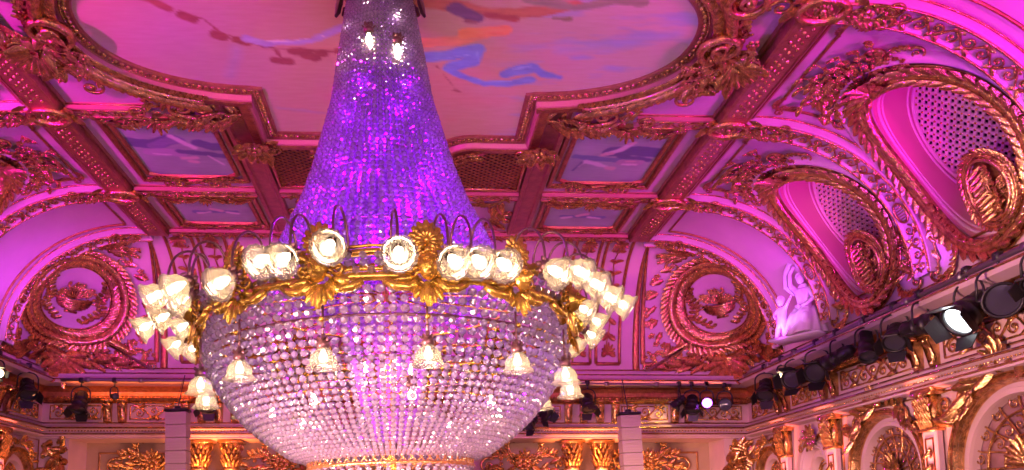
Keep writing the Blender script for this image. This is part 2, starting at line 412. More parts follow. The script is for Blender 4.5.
def beads(mb, path, r, gap=None, h=0.0, closed=False):
    P = np.asarray(path, float)[:, :2]
    if closed: P = np.vstack([P, P[:1]])
    seg = np.linalg.norm(np.diff(P, axis=0), axis=1); cum = np.concatenate([[0], np.cumsum(seg)]); tot = cum[-1]
    gap = gap or r * 2.4; n = max(1, int(tot / gap)); S = (np.arange(n) + 0.5) * tot / n
    X = np.interp(S, cum, P[:, 0]); Y = np.interp(S, cum, P[:, 1])
    hemis(mb, [(x, y, h, r) for x, y in zip(X, Y)])
def bouquet(mb, u, v, R, n=14, h=0.02, dirn=PI / 2, spread=PI, fl=0.05):
    """branches of flowers and leaves fanning out from a point"""
    for i in range(n):
        a = dirn + spread * ((i + 0.5) / n - 0.5) * 2 * 0.5 + random.uniform(-.1, .1); L = R * random.uniform(0.6, 1.0)
        t = np.linspace(0, 1, 6); bd = random.uniform(-.25, .25)
        x = L * t; y = bd * L * t * t
        P = np.stack([u + x * math.cos(a) - y * math.sin(a), v + x * math.sin(a) + y * math.cos(a), h + 0.05 * np.sin(PI * t)], -1)
        tube(mb, P, 0.012, 4)
        for k in range(2, 6):
            leaf(mb, P[k, 0], P[k, 1], a + 0.9 * (1 if k % 2 else -1), R * .16, R * .10, h + .02, .2, .3, 2, nl=4)
        for k in (3, 4, 5):
            flower(mb, P[k, 0] + random.uniform(-.02, .02), P[k, 1] + random.uniform(-.02, .02), h + 0.035, fl * random.uniform(.75, 1.2))
def palmette(mb, u, v, R, ang=PI / 2, n=7, h=0.03, spread=2.4):
    for i in range(n):
        f = (i / (n - 1) - 0.5); a = ang + spread * f
        leaf(mb, u, v, a, R * (1 - 0.45 * abs(f) * 1.4), R * 0.30, h, 0.15, 0.35, 2, bend=0.25 * (1 if f > 0 else -1) * abs(f) * 2, nl=5)
    hemis(mb, [(u, v, h, R * .16)], False)
def ellipse(cu, cv, a, b, n=64, t0=0, t1=2 * PI, end=False):
    t = np.linspace(t0, t1, n, endpoint=end); return np.stack([cu + a * np.cos(t), cv + b * np.sin(t)], -1)

# ------------------------------------------------------------------ the room's surfaces
XB, XW, H = 4.4, 7.05, 6.9              # long beams, side walls, flat ceiling
CA, CB, CX, CZ = 2.30, 2.10, 4.75, 4.80   # side cove: quarter ellipse from (4.75, 6.9) to (7.05, 4.8)
YT, YE = 13.6, 15.2                     # the flat ceiling ends, the end wall
RIBS = (4.65, 7.05, 9.45, 11.85, 13.60)
def flatmap(z0, cx=0.0, cy=0.0, rot=0.0):
    c, s = math.cos(rot), math.sin(rot)
    return lambda P: np.stack([cx + P[:, 0] * c - P[:, 1] * s, cy + P[:, 0] * s + P[:, 1] * c, z0 - P[:, 2]], -1)
ARC = 2.28
def covemap(side=1, Y0=0.0):
    """u runs along Y, v runs down the cove in metres from its top edge"""
    def f(P):
        a = np.clip(P[:, 1], 0, None) / ARC; flat = np.clip(-P[:, 1], 0, None)
        a = np.minimum(a, PI / 2); ext = np.clip(P[:, 1] - ARC * PI / 2, 0, None)
        x = CX + CA * np.sin(a) - flat; z = CZ + CB * np.cos(a) - ext
        nx = -np.sin(a) / CA; nz = -np.cos(a) / CB; L = np.sqrt(nx * nx + nz * nz)
        return np.stack([side * (x + P[:, 2] * nx / L), Y0 + P[:, 0], z + P[:, 2] * nz / L], -1)
    return f
EB, EC, EZ = YE - YT, 2.25, 4.65
def endcovemap():
    """u runs along X, v down the end cove in metres"""
    def f(P):
        a = np.clip(P[:, 1] / 1.95, 0, PI / 2)
        y = YT + EB * np.sin(a); z = EZ + EC * np.cos(a)
        ny = -np.sin(a) / EB; nz = -np.cos(a) / EC; L = np.sqrt(ny * ny + nz * nz)
        return np.stack([P[:, 0], y + P[:, 2] * ny / L, z + P[:, 2] * nz / L], -1)
    return f
def sailpt(phi, e):
    """corner sail vault: phi 0 = along the last rib, 90 deg = along the end cove; e = 0 at the cornice"""
    n = 2 + 7 * (1 - np.sin(e)) ** 1.2
    cx_, sy_ = np.maximum(np.cos(phi), 0), np.maximum(np.sin(phi), 0)
    k = np.power(np.power(cx_, n) + np.power(sy_, n), -1.0 / n)
    rho = np.cos(e)
    return np.stack([4.65 + (XW - 4.65) * rho * cx_ * k, YT + EB * rho * sy_ * k, 4.62 + (H - 4.62) * np.sin(e)], -1)
def sailmap(P):
    u, v = P[:, 0], P[:, 1]; d = 1e-3
    p = sailpt(u, v); a = sailpt(np.clip(u + d, 0, PI / 2), v) - sailpt(np.clip(u - d, 0, PI / 2), v); b = sailpt(u, np.clip(v + d, 0, PI / 2)) - sailpt(u, np.clip(v - d, 0, PI / 2))
    nr = np.cross(a, b); nr /= np.maximum(np.linalg.norm(nr, axis=1, keepdims=True), 1e-12)
    c = np.array([4.65, YT, 4.62]); sg = np.sign(((c - p) * nr).sum(1, keepdims=True)); sg[sg == 0] = 1
    return p + nr * sg * P[:, 2:3]
def framemap(O, U, V):
    O = np.array(O, float); U = np.array(U, float); U /= np.linalg.norm(U); V = np.array(V, float); V -= U * V.dot(U); V /= np.linalg.norm(V); N = np.cross(U, V)
    return lambda P: O + P[:, 0:1] * U + P[:, 1:2] * V + P[:, 2:3] * N
def drapemap(O, U, V, bvh, N=None):
    O = np.array(O, float); U = np.array(U, float); U /= np.linalg.norm(U); V = np.array(V, float); V -= U * V.dot(U); V /= np.linalg.norm(V); N = np.cross(U, V)
    def f(P):
        out = np.zeros((len(P), 3)); n = Vector(N); cache = {}
        for i in range(len(P)):
            q = O + P[i, 0] * U + P[i, 1] * V
            hit = bvh.ray_cast(Vector(q + N * 1.5), -n, 5.0)
            b = np.array(hit[0]) if hit[0] is not None else q
            out[i] = b + N * P[i, 2]
        return out
    return f
WALL_R = lambda x=XW: (lambda P: np.stack([x - P[:, 2], P[:, 0], P[:, 1]], -1))
WALL_L = lambda x=XW: (lambda P: np.stack([-x + P[:, 2], P[:, 0], P[:, 1]], -1))
WALL_E = lambda y=YE: (lambda P: np.stack([P[:, 0], y - P[:, 2], P[:, 1]], -1))
def grid(mb, us, vs, hole=None):
    U, Vv = np.meshgrid(us, vs, indexing='ij'); n, m = U.shape
    mb.add(np.stack([U, Vv, 0 * U], -1).reshape(-1, 3), [(i * m + j, i * m + j + 1, (i + 1) * m + j + 1, (i + 1) * m + j) for i in range(n - 1) for j in range(m - 1)])
# ================================================================== THE SHELL
YN = -3.0
def simple(name, us, vs, material, fmap, parent=None, smooth=True):
    mb = MB(); grid(mb, us, vs); return build(name, mb, material, parent, fmap, smooth)
struct(simple('floor', [-7.4, 7.4], [YN, 17.0], M['floor'], flatmap(0.0)), 'oak floor of the hall')
# side coves, end cove and the two corner sails
# window bays of the coves are built around an oval opening
WIN = {8.33: 1, 10.76: 2}
def oval(Yc, t, k=1.0): return Yc + 0.78 * k * np.cos(t), 2.27 + 1.22 * k * np.sin(t)   # (Y, arc) ; arc 1.05 .. 3.5
def bay_with_hole(mb, y0, y1, Yc, v0=-0.15, v1=ARC * PI / 2 + 0.25):
    n = 72; k = 7; t = np.linspace(0, 2 * PI, n, endpoint=False)
    iu, iv = oval(Yc, t)
    ou, ov = [], []
    for a in t:
        dx, dy = 0.78 * math.cos(a), 1.22 * math.sin(a)
        s = min(((y1 - Yc) / dx if dx > 1e-6 else (y0 - Yc) / dx if dx < -1e-6 else 9e9), ((v1 - 2.27) / dy if dy > 1e-6 else (v0 - 2.27) / dy if dy < -1e-6 else 9e9))
        ou.append(Yc + dx * s); ov.append(2.27 + dy * s)
    # make the four corners exact
    ou, ov = np.array(ou), np.array(ov)
    for cu in (y0, y1):
        for cv in (v0, v1):
            i = int(np.argmin((ou - cu) ** 2 + (ov - cv) ** 2)); ou[i], ov[i] = cu, cv
    f = np.linspace(0, 1, k)
    U = iu[:, None] * (1 - f) + ou[:, None] * f; V = iv[:, None] * (1 - f) + ov[:, None] * f
    mb.add(np.stack([U, V, 0 * U], -1).reshape(-1, 3), [(i * k + j, i * k + j + 1, ((i + 1) % n) * k + j + 1, ((i + 1) % n) * k + j) for i in range(n) for j in range(k - 1)])
mb = MB()
vv = np.linspace(-0.15, ARC * PI / 2 + 0.25, 26)
grid(mb, np.linspace(YN, 7.05, 12), vv); bay_with_hole(mb, 7.05, 9.45, 8.33); bay_with_hole(mb, 9.45, 11.85, 10.76); grid(mb, [11.85, 12.7, YT], vv)
cove = struct(build('wall_right_cove', mb, M['cream'], None, covemap(1)), 'curved plaster cove above the right wall')
c2 = copy_tree(cove); c2.scale.x = -1; c2.name = 'wall_left_cove'; c2['label'] = 'curved plaster cove above the left wall'
mb = MB(); grid(mb, np.linspace(-4.65, 4.65, 12), np.linspace(0, 1.95 * PI / 2, 18))
struct(build('wall_back_cove', mb, M['cream'], None, endcovemap()), 'curved plaster cove above the far wall')
ph, ee = np.linspace(0, PI / 2, 41), np.linspace(0.0, PI / 2, 33)
mb = MB(); grid(mb, ph, ee)
SAILV = sailmap(mb.verts()); SAILQ = np.concatenate(mb.Q)
SAIL_BVH = BVHTree.FromPolygons([Vector(p) for p in SAILV], [tuple(int(k) for k in q) for q in SAILQ])
sail = struct(build('wall_back_corner_vault', mb, M['cream'], None, sailmap), 'domed plaster corner of the far cove, right')
s2 = copy_tree(sail); s2.scale.x = -1; s2['label'] = 'domed plaster corner of the far cove, left'
# the thin step closing the vault corner down to the cornice
mb = MB(); box(mb, (0, 15.32, 4.5), (14.6, 0.2, 0.5)); box(mb, (7.2, 6.0, 4.4), (0.25, 18.6, 0.9)); box(mb, (-7.2, 6.0, 4.4), (0.25, 18.6, 0.9))
struct(build('trim_1', mb, M['cream'], None, smooth=False))
# flat ceiling
mb = MB(); grid(mb, np.linspace(-4.8, 4.8, 13), np.linspace(YN, YT + 0.02, 15)); struct(build('ceiling', mb, M['cream'], None, flatmap(H), smooth=False), 'flat cream ceiling field')
# lower walls with the arched openings cut by deep jambs (see windows below)
def wall_with_arches(mb, y0, y1, z0, z1, arches):
    """arches: (yc, half width, springing z); a sheet with round-headed holes"""
    ys = sorted(arches); cur = y0
    for yc, r, zs in ys:
        grid(mb, [cur, yc - r], [z0, z1])
        n = 24; t = np.linspace(PI, 0, n + 1)
        a = np.stack([yc + r * np.cos(t), zs + r * np.sin(t), 0 * t], -1); b = np.stack([yc + r * np.cos(t), np.full(n + 1, z1), 0 * t], -1)
        mb.add(np.vstack([a, b]), [(i, i + 1, n + 2 + i, n + 1 + i) for i in range(n)])
        cur = yc + r
    grid(mb, [cur, y1], [z0, z1])
ARCH = [(3.6, 0.98, 2.2), (5.95, 0.98, 2.2), (8.35, 0.98, 2.2), (10.78, 0.82, 2.28), (12.72, 0.40, 2.42), (14.42, 0.50, 2.42)]
mb = MB(); wall_with_arches(mb, YN, YE + 0.1, 0, 3.6, ARCH)
wr = struct(build('wall_right', mb, M['rose'], None, WALL_R(XW), smooth=False), 'lower right wall with arched mirrors')
wl = copy_tree(wr); wl.scale.x = -1; wl.name = 'wall_left'; wl['label'] = 'lower left wall with arched mirrors'
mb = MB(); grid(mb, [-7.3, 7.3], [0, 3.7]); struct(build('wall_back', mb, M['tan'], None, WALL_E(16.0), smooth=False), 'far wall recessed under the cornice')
mb = MB()
box(mb, (0, 15.6, 3.34), (14.4, 1.0, 0.16))                           # soffit over the recess
for s in (-1, 1): box(mb, (s * 6.78, 15.6, 1.65), (0.62, 0.85, 3.3))
struct(build('trim_2', mb, M['rose'], None, smooth=False))

# ------------------------------------------------------------------ entablature: one moulding run round three walls
path = [(XW, YN), (XW, YE), (-XW, YE), (-XW, YN)]           # travel so that left is into the room
prof_low = [(0.02, 3.28), (0.16, 3.30), (0.18, 3.34), (0.13, 3.38), (0.24, 3.43), (0.26, 3.47), (0.10, 3.52), (0.08, 3.56)]
prof_panel = [(0.08, 3.56), (0.06, 3.60), (0.06, 3.94), (0.10, 3.97)]
prof_mid = [(0.10, 3.97), (0.13, 4.00), (0.15, 4.04), (0.10, 4.06)]
prof_frz = [(0.10, 4.06), (0.05, 4.10), (0.04, 4.18), (0.08, 4.25), (0.14, 4.28)]
prof_top = [(0.14, 4.28), (0.34, 4.32), (0.38, 4.36), (0.38, 4.40), (0.30, 4.44), (0.26, 4.50), (0.10, 4.52), (0.08, 4.60), (0.03, 4.66), (-0.1, 4.68)]
def ring_part(name, prof, material, label, k):
    m = MB(); sweep(m, path, prof); v = m.verts()
    return struct(build(name, m, material, None, None, smooth=False), label)
ring_part('trim_3', prof_low, M['cream'], 'lower cornice moulding', 0)
ring_part('trim_4', prof_panel, M['rose'], 'panel band of the entablature', 0)
ring_part('trim_5', prof_mid, M['gold'], 'gilt moulding above the panel band', 0)
ring_part('trim_6', prof_frz, M['deepgold'], 'gilt hollow frieze', 0)
ring_part('trim_7', prof_top, M['cream'], 'top cornice ledge', 0)
# gilt lines and beads that ride on it
mb = MB()
for off, z, r in ((0.175, 3.34, 0.018), (0.262, 3.45, 0.02), (0.385, 4.38, 0.018), (0.10, 4.545, 0.016), (0.05, 4.65, 0.016), (0.115, 3.56, 0.016), (0.12, 3.955, 0.014)):
    tube(mb, [(XW - off, YN, z), (XW - off, YE - off, z)], r, 5); tube(mb, [(XW - off, YE - off, z), (-XW + off, YE - off, z)], r, 5); tube(mb, [(-XW + off, YE - off, z), (-XW + off, YN, z)], r, 5)
struct(build('trim_8', mb, M['gold'], None), 'thin gilt lines of the cornice')
m1 = MB(); m2 = MB(); m3 = MB()
beads(m1, [(4.0, 4.05), (YE - .2, 4.05)], 0.026, 0.075, 0.15); beads(m1, [(4.0, 3.40), (YE - .2, 3.40)], 0.018, 0.06, 0.19)
a = build('trim_9', m1, M['gold'], None, WALL_R(XW)); struct(a, 'bead moulding of the right entablature'); b = copy_tree(a); b.scale.x = -1; b['label'] = 'bead moulding of the left entablature'
beads(m2, [(-6.8, 4.05), (6.8, 4.05)], 0.026, 0.075, 0.15); beads(m2, [(-6.8, 3.40), (6.8, 3.40)], 0.018, 0.06, 0.19)
struct(build('trim_10', m2, M['gold'], None, WALL_E(YE)), 'bead moulding of the far entablature')

# relief panels of the entablature between the corbels
def relief_panel(fmap, u0, u1, label, n=None):
    mb = MB(); c = (u0 + u1) / 2
    sweep(mb, [(u0, 3.63), (u1, 3.63), (u1, 3.92), (u0, 3.92)], [(0, .062), (.012, .085), (.03, .062)], True)
    n = n or max(2, int((u1 - u0) / 0.24)); 
    rinceau(mb, (u0 + .06, 3.775), (u1 - .06, 3.775), 0.17, n, 0.075)
    o = build('vine_frieze', mb, M['gold'], None, fmap); return tag(o, label, 'wall relief', 'vine relief panels of the entablature')
# end wall corbels: x positions
CORB_E = [3.29, 3.60, 3.93, 4.24, 5.45, 5.73]
def corbel_mesh():
    mb = MB()
    # scrolled bracket in u (width), v (height), h (off the wall): side profile swept across
    prof = [(0.0, 0.36), (0.13, 0.36), (0.15, 0.30), (0.12, 0.24), (0.07, 0.16), (0.05, 0.08), (0.07, 0.02), (0.05, -0.03), (0.0, -0.05)]
    us = [-0.075, -0.06, 0.06, 0.075]
    V = []; Q = []
    for i, u in enumerate(us):
        for h, v in prof: V.append((u, v, h * (0.93 if i in (0, 3) else 1)))
    k = len(prof)
    for i in range(3):
        for j in range(k - 1): Q.append((i * k + j, i * k + j + 1, (i + 1) * k + j + 1, (i + 1) * k + j))
    for i in (0, 3):
        for j in range(1, k // 2): Q.append((i * k + j - 1, i * k + j, i * k + k - 1 - j, i * k + k - j) if j > 0 else (0, 0, 0, 0))
    mb.add(V, Q)
    leaf(mb, 0, 0.30, -PI / 2, 0.26, 0.13, 0.11, -0.15, -0.05, 3)
    hemis(mb, [(-0.04, 0.31, 0.13, 0.035), (0.04, 0.31, 0.13, 0.035), (0, 0.02, 0.07, 0.04), (0, -0.04, 0.04, 0.03)])
    box(mb, (0, 0.385, 0.08), (0.19, 0.04, 0.19)); 
    return mb
CORB = corbel_mesh()
def corbels(fm, us, labels, group):
    first = None
    for u, lab in zip(us, labels):
        P0 = fm(np.array([[u, 3.60, 0.06]]))[0]
        X = fm(np.array([[u + 1, 3.60, 0.06]]))[0] - P0; N = fm(np.array([[u, 3.60, 1.06]]))[0] - P0
        mt = Matrix(((X[0], 0, N[0], P0[0]), (X[1], 0, N[1], P0[1]), (X[2], 1, N[2], P0[2]), (0, 0, 0, 1)))
        if first is None:
            o = build('corbel', CORB, M['gold']); first = o
        else: o = first.copy(); COL.objects.link(o)
        o.matrix_world = mt
        tag(o, lab, 'corbel', group)
names = ['first', 'second', 'third', 'fourth', 'fifth', 'sixth']
FE = WALL_E(YE)
corbels(FE, CORB_E, ['gilt far wall corbel, %s one left of the right speaker' % n if i < 4 else 'gilt far wall corbel, %s of the pair beyond the right speaker' % ('left' if i == 4 else 'right') for i, n in enumerate(['fourth', 'third', 'second', 'nearest'] + ['', ''])], 'gilt scroll corbels under the far cornice')
corbels(FE, [-x for x in CORB_E], ['gilt far wall corbel, %s one right of the left speaker' % n if i < 4 else 'gilt far wall corbel, %s of the pair beyond the left speaker' % ('right' if i == 4 else 'left') for i, n in enumerate(['fourth', 'third', 'second', 'nearest'] + ['', ''])], 'gilt scroll corbels under the far cornice')
for (a, b, t) in ((4.38, 5.33, 'behind the right speaker'), (5.85, 6.85, 'in the right corner')):
    relief_panel(FE, a, b, 'gilt vine relief panel on the far entablature, ' + t)
    relief_panel(FE, -b, -a, 'gilt vine relief panel on the far entablature, ' + t.replace('right', 'left'))
relief_panel(FE, -3.15, 3.15, 'long gilt vine relief panel on the far entablature behind the chandelier', 22)
# right and left entablature: triple corbels over the pilasters, panels between
PIL = [7.15, 9.62, 12.02, 13.62]
for s, FM, side in ((1, WALL_R(XW), 'right'), (-1, WALL_L(XW), 'left')):
    for i, y in enumerate(PIL + [4.75]):
        place = ['by the brightest lamp', 'between the big mirrors', 'nearer side of the niche', 'farther side of the niche', 'closest to the camera'][i]
        if s < 0 and i in (0, 4): continue
        corbels(FM, [y - .16, y + .16], ['gilt corbel, %s entablature, %s, %s of its pair' % (side, place, t) for t in ('nearer', 'farther')], 'corbels over the %s pilasters' % side)
    segs = [(4.95, 6.85), (7.45, 9.3), (9.92, 11.7), (12.32, 13.3), (13.92, 14.95)]
    for i, (a, b) in enumerate(segs):
        if s < 0 and i < 3: continue
        relief_panel(FM, a, b, 'gilt vine relief on the %s entablature, %s' % (side, ['first from the camera', 'above the largest arched mirror', 'above the second arched mirror', 'above the narrow niche', 'above the small corner mirror'][i]))

# ================================================================== BEAMS OF THE FLAT CEILING
def lattice_field(mb, u0, u1, v0, v1, step=0.11, r=0.026, h=0.0):
    """diagonal diaper of small pyramidal studs between crossing bars"""
    rows = []
    nu = max(1, int((u1 - u0) / step)); nv = max(1, int((v1 - v0) / step)); su = (u1 - u0) / nu; sv = (v1 - v0) / nv
    for i in range(nu * 2 + 1):
        for j in range(nv * 2 + 1):
            if (i + j) % 2: continue
            u = u0 + i * su / 2; v = v0 + j * sv / 2
            if u0 + .01 < u < u1 - .01 and v0 + .01 < v < v1 - .01: rows.append((u, v, h, r))
    hemis(mb, rows, True, 1.1)
beam_prof = [(-0.30, 0.0), (-0.30, 0.05), (-0.26, 0.07), (-0.24, 0.05), (-0.20, 0.12), (-0.16, 0.15), (-0.15, 0.13), (0.15, 0.13), (0.16, 0.15), (0.19, 0.14), (0.21, 0.05), (0.25, 0.06), (0.25, 0.0)]
for side in (1, -1):
    mb = MB(); sweep(mb, [(0, YN), (0, YT)], [(o, h) for o, h in beam_prof])       # left of travel (+Y) is -X: towards the room centre on the right beam
    body = build('trim_11' if side > 0 else 'trim_12', mb, M['beam'], None, flatmap(H, XB), smooth=False)
    struct(body, 'long gilt ceiling beam on the %s' % ('right' if side > 0 else 'left'))
    mb = MB()
    for i, y0 in enumerate(RIBS[:-1]):
        lattice_field(mb, -0.135, 0.135, y0 + 0.28, RIBS[i + 1] - 0.26, 0.115, 0.026, 0.125)
    lat = build('diaper_studs', mb, M['gold'], body, flatmap(H, XB)); 
    mb = MB()
    for y in RIBS[:-1]:
        e = ellipse(0, y + 0.02, 0.24, 0.17, 40); sweep(mb, e, [(-.02, .10), (-.045, .17), (0, .20), (.035, .17), (.04, .12)], True)
        flower(mb, 0, y + 0.02, 0.13, 0.11, 6, 0)
        e2 = ellipse(0, y + 0.02, 0.17, 0.115, 30); beads(mb, e2, 0.014, 0.04, 0.14, True)
        for a in (-0.5, 0.5, PI - .5, PI + .5): leaf(mb, 0.22 * math.cos(a), y + .02 + .12 * math.sin(a), a, 0.22, 0.14, .08)
    build('oval_boss', mb, M['gold'], body, flatmap(H, XB))
    if side < 0: 
        for o in [body]: o.scale.x = -1
# cross beams: near face is a plain cream fascia, underside carved
cross_prof = [(0.0, 0.0), (0.0, 0.03), (0.012, 0.035), (0.012, 0.095), (-0.02, 0.10), (-0.04, 0.09), (-0.17, 0.09), (-0.19, 0.10), (-0.20, 0.08), (-0.21, 0.0)]
def crossbeam(y, x0, x1, label, name='trim_13'):
    mb = MB(); sweep(mb, [(x0, y), (x1, y)], cross_prof[::1])
    # left of travel (+X) is +Y, so offsets are negated to run the beam away from the camera
    V = mb.verts(); V[:, 1] = 2 * y - V[:, 1]; mb.V = [V]
    o = struct(build(name, mb, M['redband'], None, flatmap(H), smooth=False), label)
    m2 = MB(); n = max(2, int((x1 - x0) / 0.22))
    rinceau(m2, (x0 + .1, y + .105), (x1 - .1, y + .105), 0.11, n, 0.095)
    tube(m2, [(x0, y + .025, .10), (x1, y + .025, .10)], .012, 5); tube(m2, [(x0, y + .185, .10), (x1, y + .185, .10)], .012, 5); tube(m2, [(x0, y - .012, .035), (x1, y - .012, .035)], .010, 5)
    build('vine_carving', m2, M['gold'], o, flatmap(H))
    return o
for s in (1, -1):
    sd = 'right' if s > 0 else 'left'
    for y, a, b, t in ((9.36, 3.15, 4.16, 'beside the big oval frame'), (11.74, 2.28, 4.16, 'between the two painted panels'), (4.6, 2.3, 4.16, 'nearest the camera')):
        crossbeam(y, min(s * a, s * b), max(s * a, s * b), '%s ceiling cross beam %s' % (sd, t), 'trim_14')
crossbeam(13.48, -4.16, 4.16, 'last ceiling cross beam before the far cove', 'trim_15')
crossbeam(11.74, -1.9, 1.9, 'ceiling cross beam behind the chandelier', 'trim_16')
# short beams either side of the middle strip
for s in (1, -1):
    mb = MB(); sweep(mb, [(s * 2.09, 9.2), (s * 2.09, YT - .1)], [(-0.19, 0.0), (-0.18, 0.08), (-0.12, 0.09), (-0.10, 0.06), (0.10, 0.06), (0.12, 0.09), (0.18, 0.08), (0.19, 0.0)])
    struct(build('trim_17', mb, M['beam'], None, flatmap(H), smooth=False), '%s short beam of the middle ceiling strip' % ('right' if s > 0 else 'left'))

# ================================================================== RIBS ACROSS THE COVES
def rib(y, side, label):
    CMf = covemap(1, 0.0)
    va = np.linspace(-0.2, ARC * PI / 2, 40)
    mb = MB(); prof = [(-0.17, 0.0), (-0.17, 0.13), (-0.13, 0.15), (-0.11, 0.12), (0.11, 0.12), (0.13, 0.15), (0.17, 0.13), (0.17, 0.0)]
    k = len(prof); V = np.zeros((len(va), k, 3)); P = np.array(prof); V[:, :, 0] = y + P[None, :, 0]; V[:, :, 1] = va[:, None]; V[:, :, 2] = P[None, :, 1]
    mb.add(V.reshape(-1, 3), [(i * k + j, (i + 1) * k + j, (i + 1) * k + j + 1, i * k + j + 1) for i in range(len(va) - 1) for j in range(k - 1)])
    o = struct(build('trim_18', mb, M['cream'], None, CMf, smooth=False), label)
    m2 = MB()
    for off in (-0.15, 0.15): tube(m2, [(y + off, v, 0.15) for v in va], 0.015, 5)
    tube(m2, [(y - .178, v, 0.03) for v in va], 0.013, 5)
    rinceau(m2, (y, 0.25), (y, 2.35), 0.14, 11, 0.135)
    rinceau(m2, (y, 2.75), (y, ARC * PI / 2 - .05), 0.14, 4, 0.135)
    # louvred oval vent in the lower haunch
    e = ellipse(y, 2.55, 0.10, 0.16, 28); tube(m2, [(a, b, .145) for a, b in e], 0.018, 5, True)
    for i in range(7): tube(m2, [(y - .08 * math.cos((i - 3) * .38), 2.55 + (i - 3) * .042, .13), (y + .08 * math.cos((i - 3) * .38), 2.55 + (i - 3) * .042, .13)], .009, 4)
    # scrolls where it leaves the long beam
    scroll(m2, y, -0.05, PI / 2, 0.42, 1, 0.14); scroll(m2, y, -0.05, PI / 2, 0.42, -1, 0.14)
    flower(m2, y, 0.12, 0.16, 0.09)
    build('vine_carving', m2, M['gold'], o, CMf)
    if side < 0: o.scale.x = -1
    return o
for s in (1, -1):
    for y, t in zip(RIBS, ('nearest the camera', 'second from the camera', 'between the two oval windows', 'beyond the oval windows', 'at the far corner')):
        rib(y + 0.05, s, '%s cove rib %s' % ('right' if s > 0 else 'left', t))
# thin gilt inset lines on the plain cove fields, with corner scrolls
def inset(us, label, s, vlo=0.14, vhi=3.35, scrolls=True):
    mb = MB(); u0, u1 = us
    pts = [(u0, vlo), (u1, vlo), (u1, vhi), (u0, vhi)]
    for a, b in zip(pts, pts[1:] + pts[:1]):
        n = 24; t = np.linspace(0, 1, n); tube(mb, np.stack([a[0] + (b[0] - a[0]) * t, a[1] + (b[1] - a[1]) * t, np.full(n, .012)], -1), 0.020, 5)
    if scrolls:
        for u, f in ((u0, 1), (u1, -1)):
            scroll(mb, u + .02 * f, vlo + 0.34, -PI / 2, .26, f, .03); scroll(mb, u + .3 * f, vlo, PI if f > 0 else 0, .24, f * 1, .03)
    o = build('trim_19', mb, M['deepgold'], None, covemap(1)); struct(o, label)
    if s < 0: o.scale.x = -1
for s in (1, -1):
    sd = 'right' if s > 0 else 'left'
    inset((7.36, 9.14), 'gilt inset line of the %s cove around the nearer oval window' % sd, s)
    inset((9.76, 11.54), 'gilt inset line of the %s cove around the farther oval window' % sd, s)
    inset((12.14, 13.36), 'gilt inset line of the plain %s cove bay' % sd, s, scrolls=False)
    inset((4.95, 6.75), 'gilt inset line of the %s cove nearest the camera' % sd, s)

